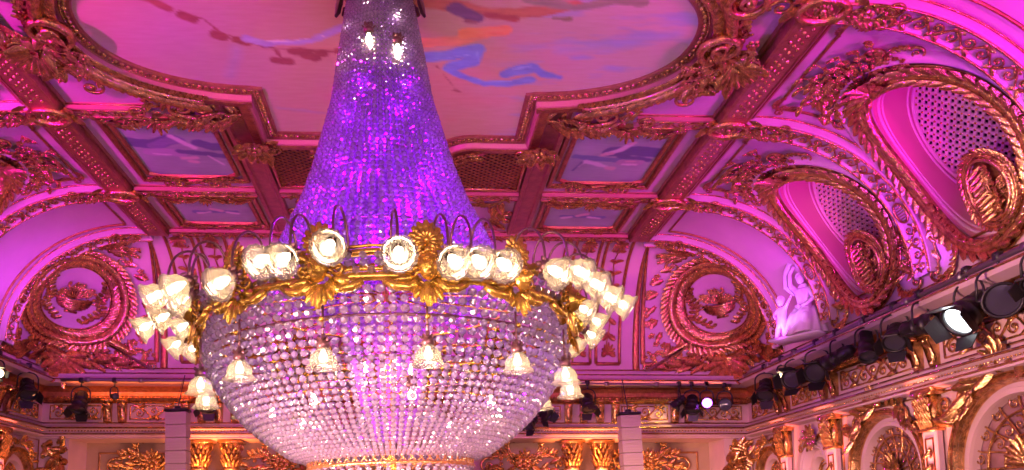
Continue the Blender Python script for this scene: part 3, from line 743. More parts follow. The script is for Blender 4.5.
# ================================================================== OVAL WINDOWS IN THE COVES
def oval_window(Yc, n, which):
    CMf = covemap(1)
    root = sroot('window_%d' % n, (6.8, Yc, 5.9), 'oval louvre window in the right cove, ' + which)
    t = np.linspace(0, 2 * PI, 72, endpoint=False); u, v = oval(Yc, t)
    rim = CMf(np.stack([u, v, 0 * u], -1))
    # the grille lies in a plane sloping with the cove, set back behind it
    pa, pb = np.array([5.85, 0, 6.65]), np.array([7.05, 0, 4.90]); sd_ = (pb - pa) / np.linalg.norm(pb - pa); nrm = np.cross([0, 1.0, 0], sd_)
    if nrm[0] > 0: nrm = -nrm
    O3 = pa + sd_ * 0.90 - nrm * 0.66 + np.array([0, Yc + 0.12, 0]); gmap = lambda P: O3 + P[:, 0:1] * np.array([0, 1.0, 0]) + P[:, 1:2] * sd_ + P[:, 2:3] * nrm
    ea, eb = 0.62, 0.86
    inner = gmap(np.stack([ea * np.cos(t), eb * np.sin(t), 0 * t], -1))
    k = 7; f = np.linspace(0, 1, k)[None, :, None]
    V = rim[:, None, :] * (1 - f) + inner[:, None, :] * f
    mb = MB(); mb.add(V.reshape(-1, 3), [(i * k + j, i * k + j + 1, ((i + 1) % 72) * k + j + 1, ((i + 1) % 72) * k + j) for i in range(72) for j in range(k - 1)])
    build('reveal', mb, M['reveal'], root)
    mb = MB()   # two mouldings inside the reveal
    for ff, r in ((0.12, 0.020), (0.22, 0.012), (0.84, 0.016), (0.98, 0.026)):
        tube(mb, rim * (1 - ff) + inner * ff, r, 6, True)
    build('reveal_moulding', mb, M['rose'], root)
    mb = MB(); step = 0.125; hw = 0.020     # crossing flat bars leaving square holes
    for i in range(-14, 15):
        for d in (1, -1):
            b_ = i * step; A = 1 / eb ** 2 + 1 / ea ** 2; B = 2 * b_ * d / ea ** 2; Cc = b_ * b_ / ea ** 2 - 1; D = B * B - 4 * A * Cc
            if D <= 0: continue
            v0_, v1_ = (-B - math.sqrt(D)) / 2 / A, (-B + math.sqrt(D)) / 2 / A
            P = [(d * vq + b_ + e, vq, hq + .004 * d) for hq in (.0, -.02) for vq, e in ((v0_, -hw * 1.41), (v0_, hw * 1.41), (v1_, hw * 1.41), (v1_, -hw * 1.41))]
            mb.add(P, [(0, 1, 2, 3), (0, 4, 5, 1), (2, 6, 7, 3), (1, 5, 6, 2), (0, 3, 7, 4)])
    build('lattice', mb, M['rose'], root, gmap, smooth=False)
    rows = []
    for i in range(-14, 15):
        for j in range(-14, 15):
            u_ = (i + j) * step / 2; v_ = (i - j) * step / 2
            if (u_ / (ea - .03)) ** 2 + (v_ / (eb - .03)) ** 2 < 1: rows.append((u_, v_, .002, .018))
    mb = MB(); hemis(mb, rows); build('lattice_stud', mb, M['brass'], root, gmap)
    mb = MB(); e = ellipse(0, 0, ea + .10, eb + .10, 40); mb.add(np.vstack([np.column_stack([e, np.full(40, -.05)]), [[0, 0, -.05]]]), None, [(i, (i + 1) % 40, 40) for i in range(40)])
    build('hollow_shade', mb, M['void'], root, gmap)
    mb = MB()   # leafy torus frame
    P = np.stack(oval(Yc, t, 1.10), -1); garland(mb, P, 0.27, 0.26, 0.03, True, 2, 0.15)
    tube(mb, [(a, b, .03) for a, b in np.stack(oval(Yc, t, 1.20), -1)], 0.02, 6, True)
    build('leaf_frame', mb, M['gold'], root, CMf)
    mb = MB()   # smooth hood moulding above
    th = np.linspace(PI * 0.92, PI * 2.08, 50); P = np.stack(oval(Yc, th, 1.33), -1)
    sweep(mb, P, [(-.07, 0), (-.06, .06), (0, .10), (.06, .06), (.07, 0)]); build('hood_moulding', mb, M['cream'], root, CMf)
    # crest of scrolls and flowers towards the beam
    mb = MB()
    for f in (1, -1):
        scroll(mb, Yc + f * .10, 0.98, -PI / 2 + f * 1.15, .5, f, .05)
        scroll(mb, Yc + f * .45, 0.80, -PI / 2 + f * 1.9, .36, -f, .05)
        bouquet(mb, Yc + f * .05, 0.85, .78, 12, .04, -PI / 2 + f * .6, PI * .7, .045)
    palmette(mb, Yc, 1.0, .40, -PI / 2, 7, .07)
    build('flower_spray', mb, M['gold'], root, CMf)
    # cartouche of curling leaves standing in the lower part of the opening
    mb = MB(); cu, cv = Yc - 0.24, 2.92
    e = ellipse(cu, cv, .27, .42, 44); tube(mb, [(a, b, .16) for a, b in e], .03, 6, True)
    e = ellipse(cu, cv, .34, .50, 44); garland(mb, e, .12, .12, .12, True, 2, .07)
    for i in range(9):
        for f in (1, -1): leaf(mb, cu, cv - .34 + i * .08, PI / 2 + f * 1.0, .18, .07, .13, .2, .4, 3, nl=5)
    bouquet(mb, cu, cv + .1, .36, 8, .13, -PI / 2, PI * 1.3, .045)
    spiral(mb, cu - .1, cv + .22, .14, 0, 1.4, 1, .03, .14); spiral(mb, cu + .1, cv + .22, .14, PI, 1.4, -1, .03, .14)
    grid_e = ellipse(cu, cv, .27, .42, 30); mbp = MB(); mbp.add(np.vstack([np.column_stack([grid_e, np.full(30, .10)]), [[cu, cv, .14]]]), None, [(i, (i + 1) % 30, 30) for i in range(30)])
    cart = build('cartouche', mb, M['gold'], root, CMf); build('cartouche_field', mbp, M['deepgold'], cart, CMf)
    mb = MB()
    for f in (1, -1):   # leaves and flowers filling the lower spandrels
        for q in range(20):
            uu, vvv = Yc + f * random.uniform(.72, .98), random.uniform(2.0, 3.5)
            if ((uu - Yc) / .98) ** 2 + ((vvv - 2.27) / 1.5) ** 2 < 1.0: continue
            flower(mb, uu, vvv, .03, random.uniform(.04, .08)); leaf(mb, uu, vvv, random.uniform(0, 6.28), .17, .1, .03, nl=5)
        scroll(mb, Yc + f * .62, 3.42, PI / 2 - f * .9, .42, f, .05); scroll(mb, Yc + f * .9, 3.2, -PI / 2, .45, f, .05)
    build('spandrel_relief', mb, M['gold'], root, CMf)
    return root
for (yc, n, which) in ((8.33, 1, 'nearer the camera'), (10.76, 2, 'farther from the camera')):
    r = oval_window(yc, n, which); mirror(r, 'oval louvre window in the left cove, ' + which, 'window_%d' % (n + 2))
# ================================================================== PAINTINGS ON THE CEILING
def in_poly(x, y, poly):
    P = np.asarray(poly); inside = np.zeros(x.shape, bool); n = len(P); j = n - 1
    for i in range(n):
        xi, yi = P[i]; xj, yj = P[j]
        c = ((yi > y) != (yj > y)) & (x < (xj - xi) * (y - yi) / (yj - yi + 1e-12) + xi)
        inside ^= c; j = i
    return inside
def seg_d(x, y, pts):
    d = np.full(x.shape, 9.0)
    for (x0, y0), (x1, y1) in zip(pts[:-1], pts[1:]):
        L = (x1 - x0) ** 2 + (y1 - y0) ** 2 + 1e-9; t = np.clip(((x - x0) * (x1 - x0) + (y - y0) * (y1 - y0)) / L, 0, 1)
        d = np.minimum(d, np.hypot(x - x0 - t * (x1 - x0), y - y0 - t * (y1 - y0)))
    return d
def vnoise(x, y, s, seed=0):
    r = np.random.default_rng(seed); G = r.random((64, 64)); X = x * s + 100.3; Y = y * s + 57.1
    xi = np.floor(X).astype(int); yi = np.floor(Y).astype(int); fx = X - xi; fy = Y - yi; fx = fx * fx * (3 - 2 * fx); fy = fy * fy * (3 - 2 * fy)
    g = lambda a, b: G[a % 64, b % 64]
    return (g(xi, yi) * (1 - fx) + g(xi + 1, yi) * fx) * (1 - fy) + (g(xi, yi + 1) * (1 - fx) + g(xi + 1, yi + 1) * fx) * fy
def fbm(x, y, s, seed=0): return sum(vnoise(x, y, s * 2 ** k, seed + k) / 2 ** k for k in range(4)) / 1.875
def paint_blend(C, mask, col): m = np.clip(mask, 0, 1)[..., None]; return C * (1 - m) + np.array(col) * m
def soft(d, w, e=0.04): return np.clip((w - d) / e, 0, 1)
def canvas_obj(name, x0, x1, y0, y1, step, poly, colf, z, parent):
    nx = int((x1 - x0) / step) + 1; ny = int((y1 - y0) / step) + 1
    X, Y = np.meshgrid(np.linspace(x0, x1, nx), np.linspace(y0, y1, ny), indexing='ij')
    Cc = np.clip(colf(X, Y), 0, 1).reshape(-1, 3)
    V = np.stack([X, Y, np.full(X.shape, z)], -1).reshape(-1, 3)
    i, j = np.meshgrid(np.arange(nx - 1), np.arange(ny - 1), indexing='ij')
    cxm = (X[:-1, :-1] + X[1:, 1:]) / 2; cym = (Y[:-1, :-1] + Y[1:, 1:]) / 2
    keep = in_poly(cxm, cym, poly) if poly is not None else np.ones(cxm.shape, bool)
    i, j = i[keep], j[keep]; a = i * ny + j
    Q = np.stack([a, a + ny, a + ny + 1, a + 1], -1)
    mb = MB(); mb.add(V, Q); o = build(name, mb, M['canvas'], parent, smooth=False)
    me = o.data; ca = me.color_attributes.new('pigment', 'FLOAT_COLOR', 'POINT')
    ca.data.foreach_set('color', np.column_stack([Cc, np.ones(len(Cc))]).astype(np.float32).ravel())
    return o
def big_path():
    yc = 7.8; R = []
    R.append((0.0, 11.3)); R.append((0.42, 11.3))
    for t in np.linspace(0, PI / 2, 9): R.append((1.05 - 0.62 * math.cos(t), 10.78 - 0.70 * (1 - math.sin(t)) * 0 - 0.75 * math.sin(t)))
    R.append((1.66, 10.03)); R.append((1.66, 8.96))
    for t in np.linspace(PI / 2 - .05, 0, 20): R.append((1.66 + 1.70 * math.cos(t) ** 0.96, yc + 1.14 * math.sin(t) ** 0.92))
    near = [(x, 2 * yc - y) for x, y in R[::-1][1:]]
    right = R + near
    left = [(-x, y) for x, y in right[::-1]][1:-1]
    return right + left
BP = big_path()
def col_big(x, y):
    n = fbm(x, y * 1.6, 1.3, 3); n2 = fbm(x * .8, y * 2.5, 2.2, 9)
    C = np.zeros(x.shape + (3,)); C[:] = (0.58, 0.40, 0.26)
    C = paint_blend(C, (n - .45) * 2.4, (0.62, 0.36, 0.24))
    C = paint_blend(C, np.clip((x - 1.0) / 2.2, 0, 1) * .75, (0.60, 0.47, 0.48))
    C = paint_blend(C, soft(np.abs(x + 2.4) + .4 * np.abs(y - 8.3), 1.2, 1.0) * .5, (0.40, 0.42, 0.52))
    C = paint_blend(C, np.clip((n2 - .55) * 5, 0, 1) * np.clip((x - 1.0) / 1, 0, 1) * .7, (0.35, 0.40, 0.62))
    C = paint_blend(C, np.clip((-x - .6) / 1.5, 0, 1) * .55, (0.56, 0.26, 0.42)); d = seg_d(x, y + .05 * (n - .5), [(1.9, 8.05), (2.5, 7.95), (3.1, 7.7)]); C = paint_blend(C, soft(d, .14, .2) * .6, (0.36, 0.44, 0.66))  # magenta light on the left side put into the pigment; then a blue streak
    # figure in orange and blue drapery at the right of the chandelier
    wob = (fbm(x, y, 5, 21) - .5) * .08; st_ = .80 + .4 * fbm(x * 3, y * 9, 2.0, 77)[..., None]
    def stroke(C, pts, wd, col, e=.03, wb=None):
        m = np.clip(soft(seg_d(x, y, pts) + (wob if wb is None else wb), wd, e), 0, 1)[..., None]
        return C * (1 - m) + np.clip(np.array(col) * st_, 0, 1) * m
    C = stroke(C, [(0.2, 7.30), (0.72, 7.34), (1.04, 7.44), (1.56, 7.40), (1.91, 7.28)], .10, (0.55, 0.22, 0.10))
    C = stroke(C, [(1.0, 7.48), (1.3, 7.52)], .07, (0.42, 0.12, 0.07))
    C = stroke(C, [(1.4, 7.2), (1.9, 7.33), (2.3, 7.2), (2.6, 7.22)], .08, (0.34, 0.33, 0.18))
    C = stroke(C, [(1.72, 7.50), (1.88, 7.50)], .05, (0.30, 0.28, 0.10))
    C = stroke(C, [(0.2, 7.1), (1.2, 7.12), (2.9, 7.0)], .12, (0.58, 0.34, 0.18))
    C = stroke(C, [(0.30, 7.98), (0.74, 7.92), (1.0, 7.80)], .10, (0.74, 0.36, 0.16))
    C = stroke(C, [(0.80, 7.78), (1.05, 7.74), (1.20, 7.72)], .11, (0.86, 0.36, 0.12))
    C = stroke(C, [(0.68, 7.38), (0.80, 7.46), (0.90, 7.52)], .11, (0.20, 0.13, 0.17))
    C = stroke(C, [(0.80, 7.58), (0.90, 7.60)], .05, (0.34, 0.16, 0.12))
    for pts, wd in (([(0.30, 8.24), (0.67, 8.18), (0.95, 8.06)], .12), ([(0.93, 8.10), (0.90, 8.30), (0.68, 8.42)], .12), ([(0.62, 8.46), (0.85, 8.62), (1.10, 8.74), (1.40, 8.72), (1.63, 8.64)], .075), ([(1.32, 8.54), (1.45, 8.46), (1.62, 8.40)], .10), ([(1.66, 8.40), (1.78, 8.52), (1.98, 8.58)], .07)):
        C = stroke(C, pts, wd, (0.22, 0.36, 0.66))
    for pts in ([(0.35, 8.30), (0.85, 8.18)], [(0.95, 8.12), (0.98, 8.28)], [(0.75, 8.52), (1.1, 8.70), (1.4, 8.68)], [(1.4, 8.44), (1.6, 8.36)]): C = stroke(C, pts, .02, (0.36, 0.52, 0.80), .03)
    C = stroke(C, [(0.5, 8.41), (0.76, 8.90)], .022, (0.40, 0.18, 0.10), .02); C = stroke(C, [(0.73, 8.90), (0.80, 8.93)], .035, (0.40, 0.18, 0.10), .02)
    # dark branch, leaves and violet cloth on the left
    wob2 = (fbm(x, y, 7, 5) - .5) * .08; BR = (0.36, 0.12, 0.10)
    C = stroke(C, [(-2.7, 7.25), (-2.48, 7.36), (-2.3, 7.50)], .07, BR, .03, wob2)
    C = stroke(C, [(-2.2, 7.6), (-1.98, 7.66), (-1.86, 7.88), (-1.62, 8.01), (-1.42, 8.12), (-1.16, 8.16), (-0.6, 8.18)], .028, BR, .02, wob2)
    for (p, q_, wd) in (((-2.18, 7.62), (-2.10, 7.66), .09), ((-1.92, 7.92), (-1.84, 7.95), .085), ((-1.72, 8.0), (-1.62, 8.05), .08), ((-1.36, 8.36), (-1.22, 8.38), .085), ((-1.14, 8.18), (-1.05, 8.20), .08), ((-.98, 8.26), (-.90, 8.30), .10), ((-.84, 8.22), (-.78, 8.24), .07), ((-.58, 8.18), (-.45, 8.24), .10), ((-.5, 8.36), (-.4, 8.4), .06), ((-.55, 8.55), (-.48, 8.6), .05)):
        C = stroke(C, [p, q_], wd, (0.34, 0.11, 0.09), .03, wob2)
    C = stroke(C, [(-1.32, 8.18), (-1.28, 8.32)], .02, BR, .02)
    C = stroke(C, [(-1.60, 7.98), (-1.40, 8.06), (-1.13, 8.02), (-0.9, 7.99), (-0.72, 7.86), (-0.5, 7.74)], .07, (0.48, 0.40, 0.72), .03, wob2)
    C = stroke(C, [(-1.55, 8.02), (-1.1, 8.0), (-0.75, 7.9)], .015, (0.72, 0.62, 0.80), .02)
    C = stroke(C, [(-1.75, 8.15), (-1.85, 8.45), (-1.95, 8.70)], .10, (0.46, 0.36, 0.56), .16)
    C = stroke(C, [(-1.5, 9.4), (-0.6, 9.55)], .06, (0.46, 0.36, 0.44), .1, wob2)
    C = C * np.array([1.22, 1.62, 0.95])
    return C
t = thing('ceiling_painting', 'huge ceiling painting of sky and draped figures in a lobed gilt frame above the chandelier', 'painting', (0, 7.8, H))
t.location.z = H
canvas_obj('canvas', -3.45, 3.45, 4.2, 11.4, 0.028, BP, col_big, H - 0.004, t)
mb = MB()     # inner carved band, laid just outside the canvas edge; path runs clockwise seen with v up, so offsets are to the left = outwards
ccw = sum((BP[i][0] * BP[(i + 1) % len(BP)][1] - BP[(i + 1) % len(BP)][0] * BP[i][1]) for i in range(len(BP))) > 0
sg = -1 if ccw else 1
sweep(mb, BP, [(-sg * .04, 0.0), (-sg * .04, .02), (-sg * .02, .035), (sg * .09, .03), (sg * .11, .045), (sg * .12, .03)], True)
build('inner_moulding', mb, M['beam'], t, flatmap(H), smooth=False)
def off_path(P, d):
    P = np.asarray(P); T = np.roll(P, -1, 0) - np.roll(P, 1, 0); T /= np.maximum(np.linalg.norm(T, axis=1, keepdims=True), 1e-9)
    return P + np.stack([-T[:, 1], T[:, 0]], -1) * d * sg
mb = MB(); beads(mb, off_path(BP, .035), .034, .074, .028, True)
beads(mb, off_path(BP, .075), .014, .035, .035, True); build('leaf_band', mb, M['gold'], t, flatmap(H))
mb = MB(); sweep(mb, BP, [(sg * .12, .02), (sg * .13, .03), (sg * .15, .09), (sg * .17, .10)], True); build('fascia', mb, M['redband'], t, flatmap(H), smooth=False)
mb = MB(); sweep(mb, BP, [(sg * .17, .10), (sg * .19, .115), (sg * .24, .11), (sg * .30, .10), (sg * .32, .03), (sg * .34, .0)], True); build('outer_moulding', mb, M['deepgold'], t, flatmap(H), smooth=False)
lobeR = [p for p in off_path(BP, .30) if p[0] > 2.3 and 6.4 < p[1] < 9.6]
for pts in (lobeR, [(-a, b) for a, b in lobeR]):
    pts = np.array(sorted(pts, key=lambda p: math.atan2(p[1] - 7.8, abs(p[0]) - 1.2)))
    mb = MB(); garland(mb, pts, .28, .16, .06, False, 3, .07)
    build('laurel_band', mb, M['gold'], t, flatmap(H))
# corner ornaments of the frame
mb = MB()
for s in (1, -1):
    A = 0 if s > 0 else PI
    def scr(x, y, a, size, f): scroll(mb, s * x, y, a if s > 0 else PI - a, size, f * s, .10)
    # acanthus scroll panel between frame and painted panel
    scr(1.98, 9.40, 0.10, .70, 1); scr(2.95, 9.42, PI - .05, .50, -1); scr(2.0, 9.50, 0.0, .4, -1); scr(2.75, 9.50, .05, .5, 1)
    for q in range(12): flower(mb, s * random.uniform(1.95, 3.1), random.uniform(9.2, 9.52), .05, random.uniform(.03, .055))
    for q in range(26): leaf(mb, s * random.uniform(1.95, 3.2), random.uniform(9.2, 9.50), random.uniform(0, 6.28), .13, .07, .05, nl=5)
    # rosette cluster on the inner corner
    for q in range(10):
        a = q * .628; leaf(mb, s * 1.98 + .06 * math.cos(a), 10.22 + .06 * math.sin(a), a, .24, .15, .12, .25, .3, 3, nl=5)
    flower(mb, s * 1.98, 10.22, .18, .12, 6); spiral(mb, s * 1.75, 10.28, .12, 0, 1.3, 1, .03, .12); spiral(mb, s * 2.12, 10.42, .12, 2, 1.3, -1, .03, .12)
    for q in range(8): leaf(mb, s * random.uniform(1.6, 2.2), random.uniform(10.1, 10.5), random.uniform(0, 6.28), .2, .12, .10, nl=5)
    # great volute, shell and flowers where the lobe touches the long beam
    spiral(mb, s * 3.62, 7.72, .26, PI / 2, 1.7, s, .055, .16, 40)
    spiral(mb, s * 3.60, 6.95, .26, -PI / 2, 1.7, -s, .055, .16, 40)
    pts = [(s * (3.36 + .26 * math.sin(k / 11 * PI)), 7.95 - (7.95 - 6.9) * k / 11, .16) for k in range(12)]
    palmette(mb, s * 3.85, 7.95, .30, PI / 2 - s * .9, 9, .12, 3.4)
    for q in range(46):
        x_, y_ = s * random.uniform(3.55, 4.2), random.uniform(7.7, 8.75)
        if (abs(x_) - 3.5) + (y_ - 7.7) * .7 > .95: continue
        flower(mb, x_, y_, .10 + random.random() * .08, random.uniform(.045, .08)); leaf(mb, x_, y_, random.uniform(0, 6.28), .22, .13, .12, .2, .4, nl=5)
    for a in np.linspace(-.3, 1.9, 9): leaf(mb, s * 3.86 , 8.0, a if s > 0 else PI - a, .30, .13, .14, .2, .4, 3)
    bouquet(mb, s * 3.8, 8.0, .55, 9, .14, PI / 2, PI * 1.1, .06)
    scr(3.75, 8.35, 2.1, .5, 1); scr(3.85, 7.6, -PI / 2, .5, -1)
build('corner_scrollwork', mb, M['gold'], t, flatmap(H))

# square grilles with a curved gilt corner, beside the middle strip
def corner_grille(s):
    sd = 'right' if s > 0 else 'left'
    g = thing('ceiling_grille', 'dark gilt lattice vent in the ceiling just %s of the chandelier' % sd, 'grille', (s * 1.4, 11, H), 'lattice vents beside the big ceiling painting')
    x0, x1, y0, y1 = .62, 1.86, 10.36, 11.62
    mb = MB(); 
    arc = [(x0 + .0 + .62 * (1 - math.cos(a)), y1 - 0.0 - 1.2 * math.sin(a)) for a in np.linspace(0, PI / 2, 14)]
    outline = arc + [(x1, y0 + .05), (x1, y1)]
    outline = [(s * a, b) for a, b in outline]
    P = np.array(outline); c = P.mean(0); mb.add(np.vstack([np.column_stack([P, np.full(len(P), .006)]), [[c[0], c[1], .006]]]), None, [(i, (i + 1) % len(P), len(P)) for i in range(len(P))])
    build('hollow_shade', mb, M['void'], g, flatmap(H), smooth=False)
    mb = MB(); stp = .095
    for k in range(-30, 60):
        for d in (1, -1):
            prev = None
            for tt in np.linspace(0, 1.4, 60):
                x, y = .5 + tt, (y0 - .3 + k * stp + d * tt * .8)
                ins = in_poly(np.array([s * x]), np.array([y]), outline)[0]
                if ins and prev is None: prev = (x, y)
                if prev is not None and (not ins or tt >= 1.39):
                    if x - prev[0] > .03: tube(mb, [(s * prev[0], prev[1], .03 + .01 * d), (s * x, y, .03 + .01 * d)], .013, 4, cap=False)
                    prev = None
    build('lattice', mb, M['deepgold'], g, flatmap(H), smooth=False)
    mb = MB(); sweep(mb, [(s * a, b) for a, b in arc], [(-.16 * s, .0), (-.16 * s, .09), (-.02 * s, .10), (0, .05), (0, 0)])
    garland(mb, [(s * (a - .08 * 1), b - .02) for a, b in arc], .17, .13, .09, False, 3, .06)
    tube(mb, [(s * x0, y1, .05), (s * x1, y1, .05)], .03, 6); tube(mb, [(s * x0, y1 + .06, .05), (s * x1, y1 + .06, .05)], .018, 6)
    tube(mb, [(s * x1, y0, .05), (s * x1, y1, .05)], .03, 6)
    build('gilt_border', mb, M['gold'], g, flatmap(H))
for s in (1, -1): corner_grille(s)
# plain cream panels of the far middle strip with scroll corners
mb = MB()
for s in (1, -1):
    pl = [(s * .3, 12.3), (s * 1.5, 12.3), (s * 1.5, 12.55), (s * 1.62, 12.7), (s * 1.62, 13.0), (s * 1.5, 13.1), (s * 1.5, 13.25), (s * .3, 13.25)]
    sweep(mb, pl, [(-.03, 0), (-.02, .04), (.02, .04), (.03, 0)], True)
    for q in range(6): leaf(mb, s * 1.62, 12.2 + .2 * q, random.uniform(0, 6.28), .22, .14, .04, nl=5); flower(mb, s * 1.64, 12.25 + .2 * q, .04, .05)
    scroll(mb, s * 1.7, 12.15, PI / 2, .42, s, .04); scroll(mb, s * 1.7, 13.35, -PI / 2, .42, -s, .04); scroll(mb, s * 1.66, 12.1, PI if s > 0 else 0, .4, -s, .04)
struct(build('trim_20', mb, M['gold'], None, flatmap(H)), 'gilt scrolled panels of the middle ceiling strip')

# ---- the painted side panels
def grisaille(figs, base, seed):
    def f(x, y):
        n = fbm(x, y, 2.5, seed); C = np.zeros(x.shape + (3,)); C[:] = base
        C = paint_blend(C, (n - .4) * 1.6, tuple(c * .72 for c in base))
        wob = (fbm(x, y, 9, seed + 4) - .5) * .08
        for pts, wd, col in figs: C = paint_blend(C, soft(seg_d(x, y, pts) + wob * .6, wd * 1.25, .04), col)
        return C
    return f
def panel(s, x0, x1, y0, y1, big, label, seed, figs):
    t = thing('ceiling_panel_painting', label, 'painting', (s * (x0 + x1) / 2, (y0 + y1) / 2, H), 'blue grey painted panels of the ceiling')
    if s < 0: x0, x1 = -x1, -x0
    m = .095 if big else .09
    nt = .10 if big else .07   # notched corners
    o = [(x0 + m, y0 + m + nt), (x0 + m + nt, y0 + m + nt * .5), (x0 + m + nt * 1.6, y0 + m), (x1 - m - nt * 1.6, y0 + m), (x1 - m - nt, y0 + m + nt * .5), (x1 - m, y0 + m + nt),
         (x1 - m, y1 - m - nt), (x1 - m - nt, y1 - m - nt * .5), (x1 - m - nt * 1.6, y1 - m), (x0 + m + nt * 1.6, y1 - m), (x0 + m + nt, y1 - m - nt * .5), (x0 + m, y1 - m - nt)]
    base = (0.44, 0.54, 0.46)
    cx_, cy_ = (x0 + x1) / 2, (y0 + y1) / 2
    ff = [([(cx_ + a, cy_ + b) for a, b in pts], w_, c_) for pts, w_, c_ in figs]
    canvas_obj('canvas', x0, x1, y0, y1, .014, o, grisaille(ff, base, seed), H - .006, t)
    mb = MB(); sweep(mb, o, [(-.035, 0), (-.03, .03), (0, .05), (.03, .045), (.045, .0)] , True); tubep = o
    build('inner_frame', mb, M['deepgold'], t, flatmap(H), smooth=False)
    mb = MB(); X0, X1, Y0, Y1 = x0 - .02, x1 + .02, y0 - .02, y1 + .02
    sweep(mb, [(X0, Y0), (X1, Y0), (X1, Y1), (X0, Y1)], [(-.03, 0), (-.02, .05), (.03, .06), (.05, .02), (.05, 0)], True); build('outer_frame', mb, M['deepgold'], t, flatmap(H), smooth=False)
    for yy, dr in ((Y0 + .02, PI / 2), (Y1 - .02, -PI / 2)):
        mb = MB(); sy = -1 if dr > 0 else 1
        for sx in (-1, 1):
            px_, py_ = (X1 if sx > 0 else X0) - sx * .10, (Y1 if sy > 0 else Y0) - sy * .07
            scroll(mb, px_, py_, PI if sx > 0 else 0, .42 if big else .3, (1 if sx * sy > 0 else -1), .05); flower(mb, px_, py_, .06, .06)
            scroll(mb, cx_ + sx * .08, yy, 0 if sx > 0 else PI, .34, (1 if dr > 0 else -1) * sx, .05)
        palmette(mb, cx_, yy, .22 if big else .15, dr, 7, .06)
        tube(mb, [(X0, yy - .01 * sy, .05), (X1, yy - .01 * sy, .05)], .016, 5)
        build('scroll_border', mb, M['gold'], t, flatmap(H))
    return t
SK, WH, DK, BL = (0.72, 0.60, 0.50), (0.78, 0.76, 0.70), (0.16, 0.19, 0.28), (0.22, 0.32, 0.40)
figR = [([(-.55, -.02), (-.1, .05), (.3, .10)], .07, BL), ([(-.05, -.18), (.3, -.22), (.6, -.18)], .13, DK), ([(.1, -.05), (.4, 0.0), (.55, .05)], .06, DK), ([(-.1, -.12), (.06, -.24), (.16, -.40)], .055, WH), ([(.15, -.42), (.2, -.46)], .04, SK),
        ([(-.16, -.08), (-.05, -.13)], .05, SK), ([(.18, .14), (.42, .14)], .085, (.50, .44, .44)), ([(.2, .20), (.4, .20)], .035, WH), ([(.24, .10), (.36, .10)], .03, SK), ([(-.36, .14), (-.2, .2), (-.05, .27)], .055, WH), ([(0.0, .32), (.08, .34)], .06, SK), ([(-.42, .15), (-.5, .42)], .028, DK), ([(-.36, .16), (-.44, .30)], .02, WH)]
figL = [([(-.62, -.22), (-.3, -.15), (.0, -.32)], .12, DK), ([(-.3, -.1), (-.1, -.25), (.1, -.3)], .09, (.28, .28, .40)), ([(.02, -.40), (.15, -.20), (.26, -.08)], .05, WH), ([(.35, -.22), (.5, -.12), (.6, -.12)], .10, DK), ([(-.42, .08), (-.2, .06), (0, .10)], .10, (.50, .44, .50)), ([(-.38, .12), (-.15, .14)], .03, WH), ([(.02, .04), (.4, .10), (.6, .15)], .07, DK), ([(.0, .24), (.2, .22)], .05, SK), ([(.08, .34), (.16, .36)], .05, SK), ([(.38, .16), (.54, .42)], .022, WH)]
figS = [([(-.35, .02), (.35, .05)], .06, BL), ([(-.1, 0), (.05, -.08)], .05, SK), ([(.1, .05), (.3, .1)], .04, WH), ([(-.35, .1), (-.2, .05)], .045, WH)]
panel(1, 2.36, 3.90, 9.66, 11.50, True, 'large blue grey ceiling panel with pale reclining figures, right of the chandelier', 31, figR)
panel(-1, 2.36, 3.90, 9.66, 11.50, True, 'large violet lit ceiling panel with pale figures, left of the chandelier', 32, figL)
panel(1, 2.40, 3.92, 12.12, 13.34, False, 'smaller blue grey ceiling panel beyond the large right one', 33, figS)
panel(-1, 2.40, 3.92, 12.12, 13.34, False, 'smaller violet lit ceiling panel beyond the large left one', 34, [([(-a, b) for a, b in p], w_, c_) for p, w_, c_ in figS])

# ================================================================== END COVE STRIPS AND CORNER MEDALLIONS
EM = endcovemap(); VE = 1.95 * PI / 2
def cove_strip(x0, x1, label):
    mb = MB()
    vs = np.linspace(.12, VE - .12, 22)
    for x in (x0, x1): tube(mb, [(x, v, .02) for v in vs], .032, 6)
    for v in (vs[0], vs[-1]): tube(mb, [(x0, v, .02), (x1, v, .02)], .032, 6)
    c = (x0 + x1) / 2; w_ = (x1 - x0)
    t = np.linspace(0, 1, 24); tube(mb, np.stack([c + .03 * np.sin(t * 18), .3 + (VE - .6) * t, np.full(24, .02)], -1), .012, 5)
    for i in range(9):
        v = .35 + (VE - .7) * i / 8
        for f in (1, -1): leaf(mb, c, v, (-PI / 2 if i < 5 else PI / 2) + f * .9, w_ * .36, w_ * .2, .02, nl=5)
        flower(mb, c, v, .02, w_ * .11)
    palmette(mb, c, .34, w_ * .45, PI / 2, 7, .02); palmette(mb, c, VE - .3, w_ * .42, -PI / 2, 7, .02)
    for f in (1, -1): spiral(mb, c + f * w_ * .17, .62, w_ * .13, 0, 1.2, f, .016, .02, 16); spiral(mb, c + f * w_ * .17, VE - .62, w_ * .12, 0, 1.2, f, .016, .02, 16)
    o = build('cove_panel_relief', mb, M['deepgold'], None, EM)
    return tag(o, label, 'wall relief', 'narrow relief strips of the far cove')
for s in (1, -1):
    sd = 'right' if s > 0 else 'left'
    for a, b, tx in ((3.30, 3.78, 'inner'), (3.90, 4.38, 'outer')):
        cove_strip(min(s * a, s * b), max(s * a, s * b), 'narrow gilt relief strip on the far cove, %s of the %s pair' % (tx, sd))
mb = MB()
for a, b in ((-3.1, -0.1), (0.1, 3.1)):
    vs = np.linspace(.2, VE - .15, 20)
    for x in (a, b): tube(mb, [(x, v, .02) for v in vs], .022, 5)
    for v in (vs[0], vs[-1]): tube(mb, [(a, v, .02), (b, v, .02)], .022, 5)
struct(build('trim_21', mb, M['deepgold'], None, EM), 'gilt lines of the middle far cove')
